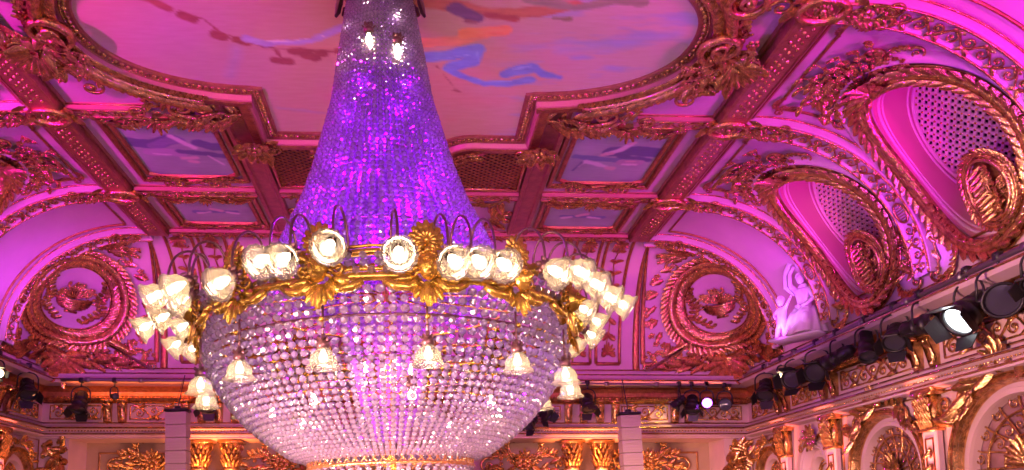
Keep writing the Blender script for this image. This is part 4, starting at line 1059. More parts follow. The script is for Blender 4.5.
# strip bounding the sails
def sail_line(mb, pts, r, h=.015):
    P = np.array(pts, float); tube(mb, np.column_stack([P, np.full(len(P), h)]), r, 6)
def medallion():
    O = sailpt(np.array([0.62]), np.array([0.53]))[0]
    O = np.array([6.12, 14.45, 5.78]); N = -np.array([.50, .62, .46]); N /= np.linalg.norm(N)
    V = np.array([0, 0, 1.0]) - N * N[2]; V /= np.linalg.norm(V); U = np.cross(V, N)
    f0 = drapemap(O, U, V, SAIL_BVH); fmp = lambda P: f0(P * np.array([1.28, 1.20, 1.0]))
    t = thing('relief_medallion', 'oval gilt relief medallion with a flower urn in the far right corner of the cove', 'relief medallion', tuple(O))
    mb = MB(); garland(mb, ellipse(0, 0, .64, .72, 72), .19, .15, .05, True, 3, .065); build('leaf_wreath', mb, M['gold'], t, fmp)
    mb = MB()
    for a, b, r in ((.50, .57, .020), (.77, .86, .020), (.47, .54, .010)): tube(mb, np.column_stack([ellipse(0, 0, a, b, 64), np.full(64, .05)]), r, 6, True)
    build('oval_moulding', mb, M['gold'], t, fmp)
    # outer wreath of scrolls, leaves and flowers, heavier below
    mb = MB()
    for k in range(26):
        a = 2 * PI * k / 26; r_ = .92
        leaf(mb, r_ * math.cos(a) * .95, r_ * math.sin(a) * 1.02, a + .9, .14, .08, .02, .15, .35, 2, nl=5)
        if k % 2: flower(mb, r_ * 1.02 * math.cos(a), r_ * 1.05 * math.sin(a), .03, .055)
    for a0, sg2 in ((PI * .52, 1), (PI * 1.18, 1), (PI * 1.82, -1), (PI * .30, -1)):
        scroll(mb, .86 * math.cos(a0), .94 * math.sin(a0), a0 + sg2 * PI / 2, .42, -sg2, .03)
    palmette(mb, 0, -.98, .42, -PI / 2, 9, .05, 3.6); bouquet(mb, 0, -.96, .42, 12, .04, PI / 2, 2 * PI, .05)
    scroll(mb, .08, -1.0, .12, .62, 1, .04); scroll(mb, -.08, -1.0, PI - .12, .62, -1, .04)
    for f in (1, -1):
        for k in range(6): leaf(mb, f * (.25 + .11 * k), -.98 + .03 * k, (PI / 2 - f * .9) if k % 2 else (-.1 if f > 0 else PI + .1), .26, .11, .03, nl=5)
    bouquet(mb, -.28, .98, .34, 10, .03, PI * .62, PI * .9, .05); palmette(mb, -.25, .92, .26, PI * .6, 7, .03)
    for k in range(14): a = random.uniform(PI * .75, PI * 1.3); flower(mb, 1.0 * math.cos(a), 1.02 * math.sin(a), .03, .05)
    build('scroll_surround', mb, M['gold'], t, fmp)
    # urn of flowers with two side sprigs
    mb = MB(); n = 18
    for i in range(7):
        z = -.17 + .13 * i / 6; wd = .17 * math.sqrt(max(0, 1 - (1 - i / 6) ** 2)) + .02
        tube(mb, [(-wd, z, .03), (0, z - .015, .07), (wd, z, .03)], .018, 5)
    tube(mb, [(-.20, -.02, .03), (0, -.05, .07), (.20, -.02, .03)], .022, 6); tube(mb, [(-.07, -.2, .03), (.07, -.2, .03)], .02, 5); tube(mb, [(0, -.2, .04), (0, -.15, .05)], .035, 6)
    for f in (1, -1): spiral(mb, f * .21, .0, .06, 0, 1.1, f, .014, .03, 14)
    fbig = lambda P: fmp(P * np.array([1.25, 1.3, 1.1]) + np.array([0, .0, 0]))
    urn = build('urn', mb, M['gold'], t, fbig)
    mb = MB(); bouquet(mb, 0, -.02, .24, 13, .04, PI / 2, PI * .85, .03); build('urn_flowers', mb, M['gold'], t, fbig)
    mb = MB()
    for sg3 in (1, -1):
        pts = [(sg3 * (.37 - .20 * max(0, (k - 7) / 5) + .03 * math.sin(k)), .30 - .065 * k, .02) for k in range(12)]
        tube(mb, pts, .010, 4)
        for k, p in enumerate(pts):
            for q in (1, -1): leaf(mb, p[0], p[1], PI / 2 + q * .9, .10, .055, .02, nl=4)
            if k % 2: flower(mb, p[0], p[1], .02, .026)
    build('side_sprig', mb, M['gold'], t, fmp)
    return t
md = medallion(); mirror(md, 'oval gilt relief medallion with a flower urn in the far left corner of the cove')
# inset line and corner scrolls of the sail field
mb = MB()
sail_line(mb, [(a, .07) for a in np.linspace(.10, PI / 2 - .09, 60)], .022)
sail_line(mb, [(PI / 2 - .09, e) for e in np.linspace(.07, 1.36, 30)], .022)
sail_line(mb, [(.16, e) for e in np.linspace(.07, 1.36, 30)], .018)
sail_line(mb, [(PI / 2 - .03, e) for e in np.linspace(.0, 1.5, 30)], .03)
Ob = sailpt(np.array([PI / 2 - .12]), np.array([.12]))[0]
o = struct(build('trim_22', mb, M['deepgold'], None, sailmap), 'gilt inset line of the far right vault corner'); o2 = copy_tree(o); o2.scale.x = -1; o2['label'] = 'gilt inset line of the far left vault corner'
mb = MB()
scroll(mb, 4.95, 5.05, -PI / 2 + .2, .34, 1, .04); scroll(mb, 5.0, 4.88, 0.1, .36, 1, .04); flower(mb, 4.92, 4.92, .03, .05)
leaf(mb, 5.35, 4.95, .5, .4, .16, .03); 
for k in range(7): leaf(mb, 5.25 + .05 * k, 4.93, .35 + .12 * k, .42 - .02 * k, .09, .03, .1, .2, 4)
dm = drapemap((0, 13.0, 0), (1, 0, 0), (0, 0, 1), SAIL_BVH)
o = struct(build('trim_23', mb, M['gold'], None, dm), 'gilt corner sprays of the far right vault'); o2 = copy_tree(o); o2.scale.x = -1; o2['label'] = 'gilt corner sprays of the far left vault'
# ================================================================== ARCHED MIRRORS, NICHE, PILASTERS OF THE SIDE WALLS
def arched(yc, r, zs, n, label, niche=False):
    FM = WALL_R(XW)
    root = sroot('window_%d' % n, (XW, yc, zs), label)
    ts = np.linspace(0, PI, 36)
    def run(rad, z0=0.9): return [(yc + rad, z0)] + [(yc + rad * math.cos(a), zs + rad * math.sin(a)) for a in ts] + [(yc - rad, z0)]
    mb = MB(); sweep(mb, run(r), [(0.02, -.20), (0.02, -.06), (0, 0), (-.02, .045), (-.05, .05), (-.06, .025), (-.08, .03), (-.09, .05), (-.11, .05), (-.12, 0)])
    build('architrave', mb, M['gold'] if not niche else M['cream'], root, FM, smooth=False)
    mb = MB(); sweep(mb, run(r - .02), [(0, -.08), (.05, -.07), (.06, -.05), (.12, -.05), (.13, -.09), (.14, -.18)]); build('inner_frame', mb, M['rose'], root, FM, smooth=False)
    mb = MB(); rr = r + .02; P = [(yc + rr * math.cos(a), zs + rr * math.sin(a), -.19) for a in ts]
    mb.add(P + [(yc + rr, .9, -.19), (yc - rr, .9, -.19), (yc, zs, -.19)], None, [(i, i + 1, len(P) + 2) for i in range(len(P) - 1)] + [(len(P), 0, len(P) + 2), (len(P) - 1, len(P) + 1, len(P) + 2), (len(P) + 1, len(P), len(P) + 2)])
    build('pane', mb, M['winglass'] if not niche else M['cream'], root, FM, smooth=False)
    mb = MB()
    if niche:
        for rad, q in ((.33, .02), (.27, .018), (.21, .018), (.15, .015)):
            tube(mb, [(a, b, -.16) for a, b in run(r * rad / .4)], q, 6)
        build('ring_moulding', mb, M['gold'], root, FM)
    else:
        ri = r * .86
        for rad in (r * .38, r * .66): tube(mb, [(yc + rad * math.cos(a), zs + rad * math.sin(a), -.15) for a in ts], .017, 5)
        for k in range(1, 8):
            a = PI * k / 8; tt = np.linspace(.16, 1, 9)
            tube(mb, [(yc + ri * q * math.cos(a + .10 * math.sin(q * 5)), zs + ri * q * math.sin(a + .10 * math.sin(q * 5)), -.15) for q in tt], .014, 5)
            spiral(mb, yc + r * .52 * math.cos(a + .2), zs + r * .52 * math.sin(a + .2), r * .10, a, 1.2, 1, .012, -.15, 14)
            spiral(mb, yc + r * .78 * math.cos(a - .2), zs + r * .78 * math.sin(a - .2), r * .09, a, 1.2, -1, .012, -.15, 14)
        for x in (-.5, 0, .5): tube(mb, [(yc + x * r, .9, -.15), (yc + x * r, zs, -.15)], .016, 5)
        for z in (zs, zs - .7): tube(mb, [(yc - ri, z, -.15), (yc + ri, z, -.15)], .016, 5)
        palmette(mb, yc, zs + .02, r * .34, PI / 2, 9, -.14)
        build('glazing_scrollwork', mb, M['gold'], root, FM)
    mb = MB(); top = zs + r + .16
    if niche:
        for k in range(10): leaf(mb, yc, top + .02, 2 * PI * k / 10, .24, .10, .05, .2, .2, 2)
        flower(mb, yc, top + .02, .10, .09, 6)
        for f in (1, -1): scroll(mb, yc + f * .1, top - .05, 0 if f > 0 else PI, .3, f, .05)
    else:
        k_ = r / .82
        flower(mb, yc, top + .06, .10, .11 * k_, 6); palmette(mb, yc, top, .30 * k_, PI / 2, 9, .07)
        for f in (1, -1):
            A = 0 if f > 0 else PI
            scroll(mb, yc + f * .10, top + .02, A - f * .25, .48 * k_, f, .07); scroll(mb, yc + f * .45 * k_, top - .10 * k_, A - f * .6, .42 * k_, -f, .06)
            for q in range(6): flower(mb, yc + f * (.15 + .12 * q) * k_, top + .05 - .018 * q * q * k_, .07, .055 * k_); leaf(mb, yc + f * (.15 + .12 * q) * k_, top - .018 * q * q * k_, A - f * .3 + random.uniform(-.8, .8), .22 * k_, .12 * k_, .06, nl=5)
    build('crest', mb, M['gold'], root, FM)
    if not niche:   # spandrel line
        mb = MB(); tube(mb, [(yc - r - .26, .9, .01), (yc - r - .26, 3.24, .01), (yc + r + .26, 3.24, .01), (yc + r + .26, .9, .01)], .018, 5)
        build('spandrel_line', mb, M['deepgold'], root, FM)
    return root
W3 = arched(8.35, .98, 2.2, 5, 'tall arched mirror window with gilt fan tracery at the right edge of the picture')
W4 = arched(10.78, .82, 2.28, 6, 'arched mirror window with gilt fan tracery, second from the right edge')
W5 = arched(12.72, .40, 2.42, 7, 'narrow round headed niche with concentric mouldings and a gilt star crest', True)
W6 = arched(14.42, .50, 2.42, 8, 'small arched mirror window beside the far right corner')
W7 = arched(5.95, .98, 2.2, 13, 'arched mirror window just outside the picture on the right')
for o, n, l in ((W6, 9, 'small arched mirror window beside the far left corner'), (W5, 10, 'narrow round headed niche on the left wall'), (W4, 11, 'arched mirror window of the left wall'), (W3, 12, 'nearer arched mirror window of the left wall')):
    mirror(o, l, 'window_%d' % n)

def capital(mb, w, u, z, d=0.16):
    """corinthian-like capital: two tiers of leaves, volutes, abacus; u along the wall, z base"""
    box(mb, (u, z + .02, d / 2), (w + .06, .04, d + .03), .01); box(mb, (u, z + .50, d / 2 + .02), (w + .14, .05, d + .09), .01); box(mb, (u, z + .25, d / 2 - .02), (w * .9, .46, d))
    for row, (zz, n, L) in enumerate(((.03, 6, .13), (.12, 5, .14), (.22, 6, .13), (.31, 5, .12))):
        for i in range(n): leaf(mb, u + (i - (n - 1) / 2) * w / n, z + zz, PI / 2, L, w / n * 1.1, d + .012 * row, .15, .42, 2, nl=5)
    for i in range(7): flower(mb, u + random.uniform(-.4, .4) * w, z + random.uniform(.15, .42), d + .04, .026)
    for f in (1, -1): spiral(mb, u + f * w * .42, z + .40, .075, PI / 2, 1.4, f, .022, d + .05)
    flower(mb, u, z + .45, d + .05, .06)
def pilaster(y, w, label, side):
    FM = WALL_R(XW)
    t = thing('pilaster', label, 'pilaster', (side * (XW - .03), y, 0), 'pilasters of the %s wall' % ('right' if side > 0 else 'left'))
    L = []
    mb = MB(); box(mb, (y, 1.38, .05), (w, 2.76, .10), .015); shaft = build('shaft', mb, M['cream'], None, FM, smooth=False)
    mb = MB(); sweep(mb, [(y - w / 2 + .05, .3), (y + w / 2 - .05, .3), (y + w / 2 - .05, 2.66), (y - w / 2 + .05, 2.66)], [(0, .10), (.01, .118), (.025, .10)], True)
    for i in range(12):
        z = 2.5 - i * .18
        for f in (1, -1): leaf(mb, y, z, -PI / 2 + f * .7, .13, .07, .10, nl=5)
        if i % 2 == 0: flower(mb, y, z, .105, .04)
        hemis(mb, [(y, z - .09, .10, .022)])
    drop = build('leaf_drop', mb, M['gold'], None, FM)
    mb = MB(); capital(mb, w, y, 2.74, .13); cap = build('capital', mb, M['gold'], None, FM)
    mb = MB(); box(mb, (y, 3.28, .08), (w + .16, .05, .20), .01); 
    for i in range(5): leaf(mb, y + (i - 2) * w / 5, 3.16, -PI / 2, .12, .09, .13, nl=5)
    imp = build('impost', mb, M['gold'], None, FM)
    for o in (shaft, drop, cap, imp):
        me = o.data; n = len(me.vertices); co = np.empty(n * 3, np.float32); me.vertices.foreach_get('co', co); co = co.reshape(-1, 3)
        co -= np.array([XW, y, 0], np.float32); me.vertices.foreach_set('co', co.ravel()); o.parent = t
    if side < 0: t.scale.x = -1
    # warm lamp at the foot of the capital
    spot('pilaster_uplight', (side * (XW - .75), y, 1.1), (side * (XW - .12), y, 2.85), 1000, (1.0, 0.17, 0.10), 22, .8, .03)
PL = [(7.15, 'nearest the camera'), (9.62, 'between the two large arched mirrors'), (12.02, 'between the niche and the second arched mirror'), (13.62, 'between the niche and the small corner mirror')]
for s in (1, -1):
    for y, l in PL: pilaster(y, .27 if y < 13 else .25, 'gilt capped pilaster, %s wall, %s' % ('right' if s > 0 else 'left', l), s)

# ---- far wall: engaged columns with capitals under the corbels, gilt cartouches in the recess
def column(x, label):
    t = thing('column', label, 'column', (x, 15.45, 0), 'columns of the far wall')
    mb = MB(); lathe(mb, [(.17, 0), (.17, .1), (.14, .2), (.135, 1.6), (.125, 2.68)], 20); sh = build('shaft', mb, M['rose']); sh.parent = t
    mb = MB()
    lathe(mb, [(.135, 2.66), (.155, 2.69), (.135, 2.72)], 20); box(mb, (0, 0, 3.21), (.46, .46, .06), .01); lathe(mb, [(.12, 2.72), (.13, 3.0), (.2, 3.18)], 16)
    for row, (z, L) in enumerate(((2.72, .14), (2.82, .14), (2.93, .14), (3.03, .13))):
        for i in range(12):
            a = 2 * PI * (i + .5 * row) / 12; lm = MB(); leaf(lm, 0, 0, PI / 2, L, .075, 0, .15, .5, 2, nl=5); A = Matrix.Rotation(a, 4, 'Z') @ Matrix.Translation((0, -.14, z)) @ Matrix.Rotation(PI / 2, 4, 'X'); join(mb, xf(lm, A))
    for i in range(4):
        a = PI / 4 + PI / 2 * i; lm = MB(); spiral(lm, 0, 0, .07, PI / 2, 1.4, 1, .022, 0); A = Matrix.Rotation(a, 4, 'Z') @ Matrix.Translation((0, -.22, 3.12)) @ Matrix.Rotation(PI / 2, 4, 'X'); join(mb, xf(lm, A))
    c = build('capital', mb, M['gold']); c.parent = t
    spot('column_uplight', (x + .02, 14.95, 1.9), (x, 15.35, 3.2), 330, (1.0, 0.24, 0.06), 60, .8, .03)
for s in (1, -1):
    for x, tx in ((3.42, 'inner'), (4.02, 'outer')): column(s * x, 'gilt capped column under the far cornice, %s of the pair by the %s speaker column' % (tx, 'right' if s > 0 else 'left'))
FB = WALL_E(15.98)
def wall_cartouche(x, label):
    mb = MB(); z = 2.72
    flower(mb, x, z + .08, .12, .16, 8); palmette(mb, x, z + .15, .26, PI / 2, 9, .08, 3.2); [flower(mb, x + random.uniform(-.6, .6), z + random.uniform(-.2, .25), .08, .05) for q in range(14)]
    for f in (1, -1):
        A = 0 if f > 0 else PI
        scroll(mb, x + f * .12, z, A + f * .35, .62, f, .07); scroll(mb, x + f * .15, z - .2, A - f * .5, .6, -f, .07); scroll(mb, x + f * .1, z + .2, A + f * 1.0, .4, -f, .07)
        for k in range(10): leaf(mb, x + f * (.12 + .06 * k), z + random.uniform(-.15, .15), A + random.uniform(-1.2, 1.2), .22, .09, .06, .15, .35, 2)
    o = build('wall_cartouche', mb, M['gold'], None, FB, origin=(x, 15.98, z)); return tag(o, label, 'wall relief', 'gilt cartouches of the recessed far wall')
for s in (1, -1):
    sd = 'right' if s > 0 else 'left'
    wall_cartouche(s * 5.1, 'large gilt scroll cartouche on the recessed far wall, outside the %s speaker column' % sd)
    wall_cartouche(s * 2.5, 'large gilt scroll cartouche on the recessed far wall, inside the %s columns' % sd)
mb = MB()
for s in (1, -1):
    for a, b in ((4.6, 5.6), (5.75, 6.2)): sweep(mb, [(s * a, 1), (s * b, 1), (s * b, 3.05), (s * a, 3.05)], [(-.02, 0), (0, .03), (.02, 0)], True)
struct(build('trim_24', mb, M['deepgold'], None, FB), 'gilt panel lines of the recessed far wall')
for s in (1, -1):
    mb = MB()
    for q in range(34): 
        u, v = s * random.uniform(6.52, 6.95), random.uniform(2.2, 3.2); flower(mb, u, v, .02, random.uniform(.04, .07)); leaf(mb, u, v, random.uniform(0, 6.28), .22, .13, .03, nl=5)
    scroll(mb, s * 6.75, 3.1, -PI / 2, .5, 1, .05); scroll(mb, s * 6.75, 2.6, -PI / 2, .5, -1, .05)
    o = build('corner_relief', mb, M['gold'], None, WALL_E(15.17)); tag(o, 'dense gilt leaf relief on the %s end pier of the far wall' % ('right' if s > 0 else 'left'), 'wall relief')
# warm floods in the frieze and the recess
for s in (1, -1):
    area('frieze_lamp', (s * 4.7, 14.76, 4.30), (s * 4.7, 15.3, 4.12), 3.4, .05, 16, (1.0, .22, .06))
    area('recess_lamp', (s * 4.8, 15.0, 1.2), (s * 4.8, 15.9, 3.0), 2.6, .2, 26, (1.0, .34, .16))

# ================================================================== CHANDELIER
CH = (0.0, 7.0, 3.4)
ch = thing('chandelier', 'giant tent and bowl crystal chandelier with gilt masks and glowing glass lamps', 'chandelier', CH)
ch.rotation_euler = (0, -0.028, 0)
def chpart(name, mb, material, parent=None, smooth=True, rotz=0.0):
    V = mb.verts(); Q = np.concatenate(mb.Q) if mb.Q else np.zeros((0, 4), int); T = np.concatenate(mb.T) if mb.T else np.zeros((0, 3), int)
    me = mesh_from(name, V, Q, T, smooth); me.materials.append(material); o = bpy.data.objects.new(name, me); link(o, parent or ch); o.rotation_euler.z = rotz; return o
def again(o, rotz, parent=None, deep=True):
    c = o.copy(); COL.objects.link(c); c.parent = parent or o.parent; c.rotation_euler.z = rotz
    if deep:
        for k in o.children:
            d = k.copy(); COL.objects.link(d); d.parent = c
    return c
def bead_tmpl(seg=6):
    v = [(0, 0, 1)]; 
    for z, r in ((.55, .80), (-.05, 1.0), (-.6, .75)):
        for j in range(seg): a = 2 * PI * j / seg + (z > 0) * .5; v.append((r * math.cos(a), r * math.sin(a), z))
    v.append((0, 0, -1)); q = []; t = []
    for j in range(seg):
        k = (j + 1) % seg; t.append((0, 1 + j, 1 + k)); t.append((len(v) - 1, 1 + 2 * seg + k, 1 + 2 * seg + j))
        for rr in range(2): a = 1 + rr * seg; q.append((a + j, a + seg + j, a + seg + k, a + k))
    return np.array(v), np.array(q), np.array(t)
BEAD = bead_tmpl()
def strand(prof, r0, r1, gap=2.15, jit=0.0, a=-PI / 2, wire=True):
    """beads threaded along a (radius, height) profile"""
    P = np.array(prof, float); seg = np.linalg.norm(np.diff(P, axis=0), axis=1); cum = np.concatenate([[0], np.cumsum(seg)]); tot = cum[-1]
    mb = MB(); s = 0.0
    while s < tot:
        f = s / tot; r = r0 + (r1 - r0) * f; R = np.interp(s, cum, P[:, 0]); z = np.interp(s, cum, P[:, 1])
        k = rng.uniform(.88, 1.1); ca, sa = math.cos(rng.uniform(0, 6)), math.sin(rng.uniform(0, 6)); L = math.hypot(ca, sa) + 1e-6; ca /= L; sa /= L
        V = BEAD[0] * (r * k, r * k, r * .95); V = np.stack([V[:, 0] * ca - V[:, 1] * sa, V[:, 0] * sa + V[:, 1] * ca, V[:, 2]], -1)
        mb.add(V + (R * math.cos(a), R * math.sin(a), z), BEAD[1], BEAD[2]); s += r * gap
    return mb
def smoothp(P, n=40):
    P = np.array(P, float); t = np.concatenate([[0], np.cumsum(np.linalg.norm(np.diff(P, axis=0), axis=1))]); s = np.linspace(0, t[-1], n)
    return [(float(np.interp(x, t, P[:, 0])), float(np.interp(x, t, P[:, 1]))) for x in s]
TENT = smoothp([(.29, 3.33), (.32, 3.2), (.40, 2.7), (.475, 2.19), (.54, 1.95), (.66, 1.5), (.78, 1.15), (.92, .86), (1.02, .62), (1.12, .36), (1.19, .22)])
NT = 68
base = strand(TENT, .019, .032, 2.0)
first = None; variants = []
for v in range(4): variants.append(chpart('tent_strand', strand(TENT, .020, .034, 2.1), M['crystal'], smooth=False))
for i in range(NT):
    if i < 4: variants[i].rotation_euler.z = 2 * PI * i / NT
    else: again(variants[i % 4], 2 * PI * i / NT)
# inner veil of strands close behind, same tent, seen through the gaps
INN = [(r * .74, z) for r, z in TENT]
iv = [chpart('inner_veil_strand', strand(INN, .020, .034, 1.8), M['veil'], smooth=False) for _ in range(2)]
for i in range(84):
    if i < 2: iv[i].rotation_euler.z = 2 * PI * (i + .5) / 84
    else: again(iv[i % 2], 2 * PI * (i + .5) / 84)
BOWL = smoothp([(1.61, -.12), (1.63, -.28), (1.60, -.42), (1.54, -.55), (1.46, -.68), (1.30, -.88), (1.15, -1.02), (1.02, -1.11), (.90, -1.20), (.76, -1.24)])
NB = 116
bv = [chpart('bowl_strand', strand(BOWL, .036, .021, 2.15), M['crystal'], smooth=False) for _ in range(4)]
rest = MB()
for i in range(NB):
    a = 2 * PI * i / NB
    # the sixteen strands straight behind the bowl are the least seen
    back = abs(((a / PI * 180 + 180) % 360) - 360 * .5) < 0
    ang = (i - NB / 2)
    if i < 4: bv[i].rotation_euler.z = a
    elif abs(i - NB // 2) < 9:
        A = Matrix.Rotation(a, 4, 'Z'); src = strand(BOWL, .036, .021, 2.15); join(rest, xf(src, A))
    else: again(bv[i % 4], a)
o = chpart('bowl_strand', rest, M['crystal'], smooth=False); o['kind'] = 'stuff'
# central column of strands under the tent, inside the bowl
COLM = smoothp([(.42, .10), (.34, -.3), (.26, -.7), (.14, -1.05)])
cm = chpart('centre_strand', strand(COLM, .028, .022, 2.05), M['veil'], smooth=False)
for i in range(1, 22): again(cm, 2 * PI * i / 22)
# draped loops across the gallery between the two band mouldings
gal = MB()
for k in range(14):
    for j in range(7):
        a0 = 2 * PI * (k + (j + .5) / 7) / 14
        for z in (-.01, .045, .10): 
            V = BEAD[0] * .030; gal.add(V + (1.70 * math.sin(a0 + (z > .02) * .03), -1.70 * math.cos(a0 + (z > .02) * .03), z + .0), BEAD[1], BEAD[2])
o = chpart('gallery_crystals', gal, M['crystal'], smooth=False); o['kind'] = 'stuff'
net = MB()      # crystals strewn over the flat net between band and tent
for ring_, (r, z, n) in enumerate(((1.55, -.02, 90), (1.43, .04, 84), (1.31, .10, 76), (1.2, .16, 70))):
    for i in range(n): net.add(BEAD[0] * .028 + (r * math.cos(2 * PI * i / n), r * math.sin(2 * PI * i / n), z), BEAD[1], BEAD[2])
o = chpart('net_crystals', net, M['crystal'], smooth=False); o['kind'] = 'stuff'
# hoops and spokes of the gilt frame
def hoop(name, r, z, th, material=None, parent=None):
    m = MB(); tube(m, [(r * math.cos(a), r * math.sin(a), z) for a in np.linspace(0, 2 * PI, 96, endpoint=False)], th, 6, True); return chpart(name, m, material or M['brass'], parent)
for r, z, th in ((1.56, -.30, .012), (1.46, -.58, .012), (1.17, -.92, .012), (.88, .72, .008), (.60, 1.50, .008), (.36, 2.7, .008)): hoop('frame_hoop', r, z, th, M['bronze'])
hoop('frame_hoop', 1.17, .20, .022)
mb = MB()
for k in range(14):
    a = 2 * PI * (k + .44) / 14; tube(mb, [(.12 * math.cos(a), .12 * math.sin(a), .3), (1.17 * math.cos(a), 1.17 * math.sin(a), .20), (1.70 * math.cos(a), 1.70 * math.sin(a), -.02)], .012, 5)
chpart('frame_spokes', mb, M['brass'])
mb = MB(); lathe(mb, [(.03, 3.6), (.035, 1.0), (.05, .3), (.03, .1), (.045, -.6), (.03, -1.20), (.07, -1.27), (.03, -1.35)], 12); chpart('stem', mb, M['brass'])
# crown at the ceiling
mb = MB(); lathe(mb, [(.10, 3.50), (.26, 3.46), (.36, 3.42), (.37, 3.36), (.33, 3.32), (.30, 3.30)], 32)
chpart('crown', mb, M['brass'])
def crown_leaf():
    m = MB(); l = MB(); leaf(l, 0, 0, -PI / 2, .26, .13, 0, .1, .25, 3); leaf(l, -.05, .02, -PI / 2 - .5, .14, .08, .01); leaf(l, .05, .02, -PI / 2 + .5, .14, .08, .01)
    join(m, xf(l, Matrix.Translation((0, -.36, 3.38)) @ Matrix.Rotation(PI / 2, 4, 'X'))); return m
cl = chpart('crown_leaf', crown_leaf(), M['bronze'])
for k in range(1, 8): again(cl, 2 * PI * k / 8)
cl.rotation_euler.z = 0.35
# the broad gilt band: straight upper moulding, lower one dipping at every mask
NMASK = 14; A0 = math.radians(11.5)
def band(zf, r, th, name, extra=0):
    m = MB(); r -= .04; aa = np.linspace(0, 2 * PI, 14 * 16, endpoint=False)
    tube(m, [(r * math.sin(a), -r * math.cos(a), zf(a)) for a in aa], th, 8, True)
    if extra: tube(m, [((r + .012) * math.sin(a), -(r + .012) * math.cos(a), zf(a) + th * 1.5) for a in aa], th * .45, 6, True)
    return chpart(name, m, M['brass'])
def dip(a):
    q = ((a - A0) / (2 * PI) * 14) % 1.0; q = min(q, 1 - q) * 2     # 0 at a mask, 1 midway
    return q
band(lambda a: .12 + .02 * dip(a), 1.69, .028, 'upper_band', 1)
band(lambda a: -.05 - .13 * (1 - min(1, dip(a) * 1.9)) ** 1.5 , 1.71, .034, 'lower_band', 1)
def mask_mesh():
    """gilt female mask: shell crown, face, side scrolls and a beard of leaves; u across, v up, h outwards"""
    m = MB()
    [leaf(m, 0, .225, PI / 2 + q * .42, .15 - .006 * abs(q), .065, .02, .25, .1, 1, nl=5) for q in range(-6, 7)]; [leaf(m, 0, .22, PI / 2 + q * .48, .09, .045, .05, .3, .15, 1, nl=5) for q in range(-5, 6)]; hemis(m, [(0, .225, .06, .03)], False)
    # face
    n, k = 36, 40; V = []
    for i in range(k + 1):
        fz = i / k; z = (fz - .5) * 2
        wd = .062 * math.sqrt(max(0, 1 - z * z)) * (1 + .12 * z)
        for j in range(n + 1):
            x = (j / n - .5) * 2; hh = .075 * math.sqrt(max(0, 1 - z * z)) * math.sqrt(max(0, 1 - x * x * .98))
            u = wd * x; v = .085 * z
            hh += .040 * math.exp(-(u / .010) ** 2 - ((v + .002) / .022) ** 2)                       # nose
            hh -= .024 * math.exp(-((abs(u) - .024) / .010) ** 2 - ((v - .022) / .010) ** 2)         # eye sockets
            hh += .012 * math.exp(-((abs(u) - .024) / .006) ** 2 - ((v - .020) / .005) ** 2)         # eyes
            hh += .012 * math.exp(-((abs(u) - .022) / .014) ** 2 - ((v - .037) / .006) ** 2)         # brows
            hh += .016 * math.exp(-(u / .016) ** 2 - ((v + .036) / .007) ** 2) - .012 * math.exp(-(u / .018) ** 2 - ((v + .030) / .002) ** 2)   # lips
            hh += .008 * math.exp(-(u / .014) ** 2 - ((v + .062) / .012) ** 2)                       # chin
            V.append((u * 1.25, v * 1.2 + .02, .075 + hh * 1.2))
    m.add(V, [(i * (n + 1) + j, i * (n + 1) + j + 1, (i + 1) * (n + 1) + j + 1, (i + 1) * (n + 1) + j) for i in range(k) for j in range(n)])
    for f in (1, -1):
        for q in range(6):   # locks of hair
            a = PI / 2 - f * (.35 + .36 * q); tube(m, [(.060 * math.cos(a), .03 + .088 * math.sin(a), .075), (.085 * math.cos(a) + f * .01, .03 + .11 * math.sin(a), .07), (.088 * math.cos(a) + f * .02, .005 + .11 * math.sin(a), .05)], [.016, .018, .010], 5)
        spiral(m, f * .13, .03, .06, PI / 2, 1.5, f, .020, .03, 22); spiral(m, f * .12, -.10, .05, -PI / 2, 1.4, -f, .018, .03, 20)
        leaf(m, f * .06, -.04, -PI / 2 + f * 1.35, .17, .07, .02, .15, .15, 3); leaf(m, f * .05, -.07, -PI / 2 + f * .9, .13, .06, .03, .15, .2, 3); leaf(m, f * .035, -.09, -PI / 2 + f * .5, .14, .055, .03, .15, .2, 3); leaf(m, f * .02, -.10, -PI / 2 + f * .18, .15, .05, .04, .15, .2, 3); tube(m, [(f * .30, -.07, .0), (f * .22, -.12, .03), (f * .13, -.13, .05), (f * .08, -.06, .05)], [.03, .034, .03, .018], 7)
        leaf(m, f * .08, .09, PI / 2 - f * 1.1, .16, .08, .03, .15, .35, 3)
    leaf(m, 0, -.08, -PI / 2, .20, .07, .05, .12, .2, 4); hemis(m, [(0, .145, .08, .028), (-.05, .12, .07, .018), (.05, .12, .07, .018), (0, -.33, .03, .022)], False)
    return m
MK = mask_mesh()
def on_ring(m, r, z): return xf(m, Matrix.Translation((0, -r, z)) @ Matrix.Rotation(PI / 2, 4, 'X'))
mk = chpart('gilt_mask', on_ring(MK, 1.67, -.02), M['brass'], rotz=A0)
for k in range(1, NMASK): again(mk, A0 + 2 * PI * k / NMASK)

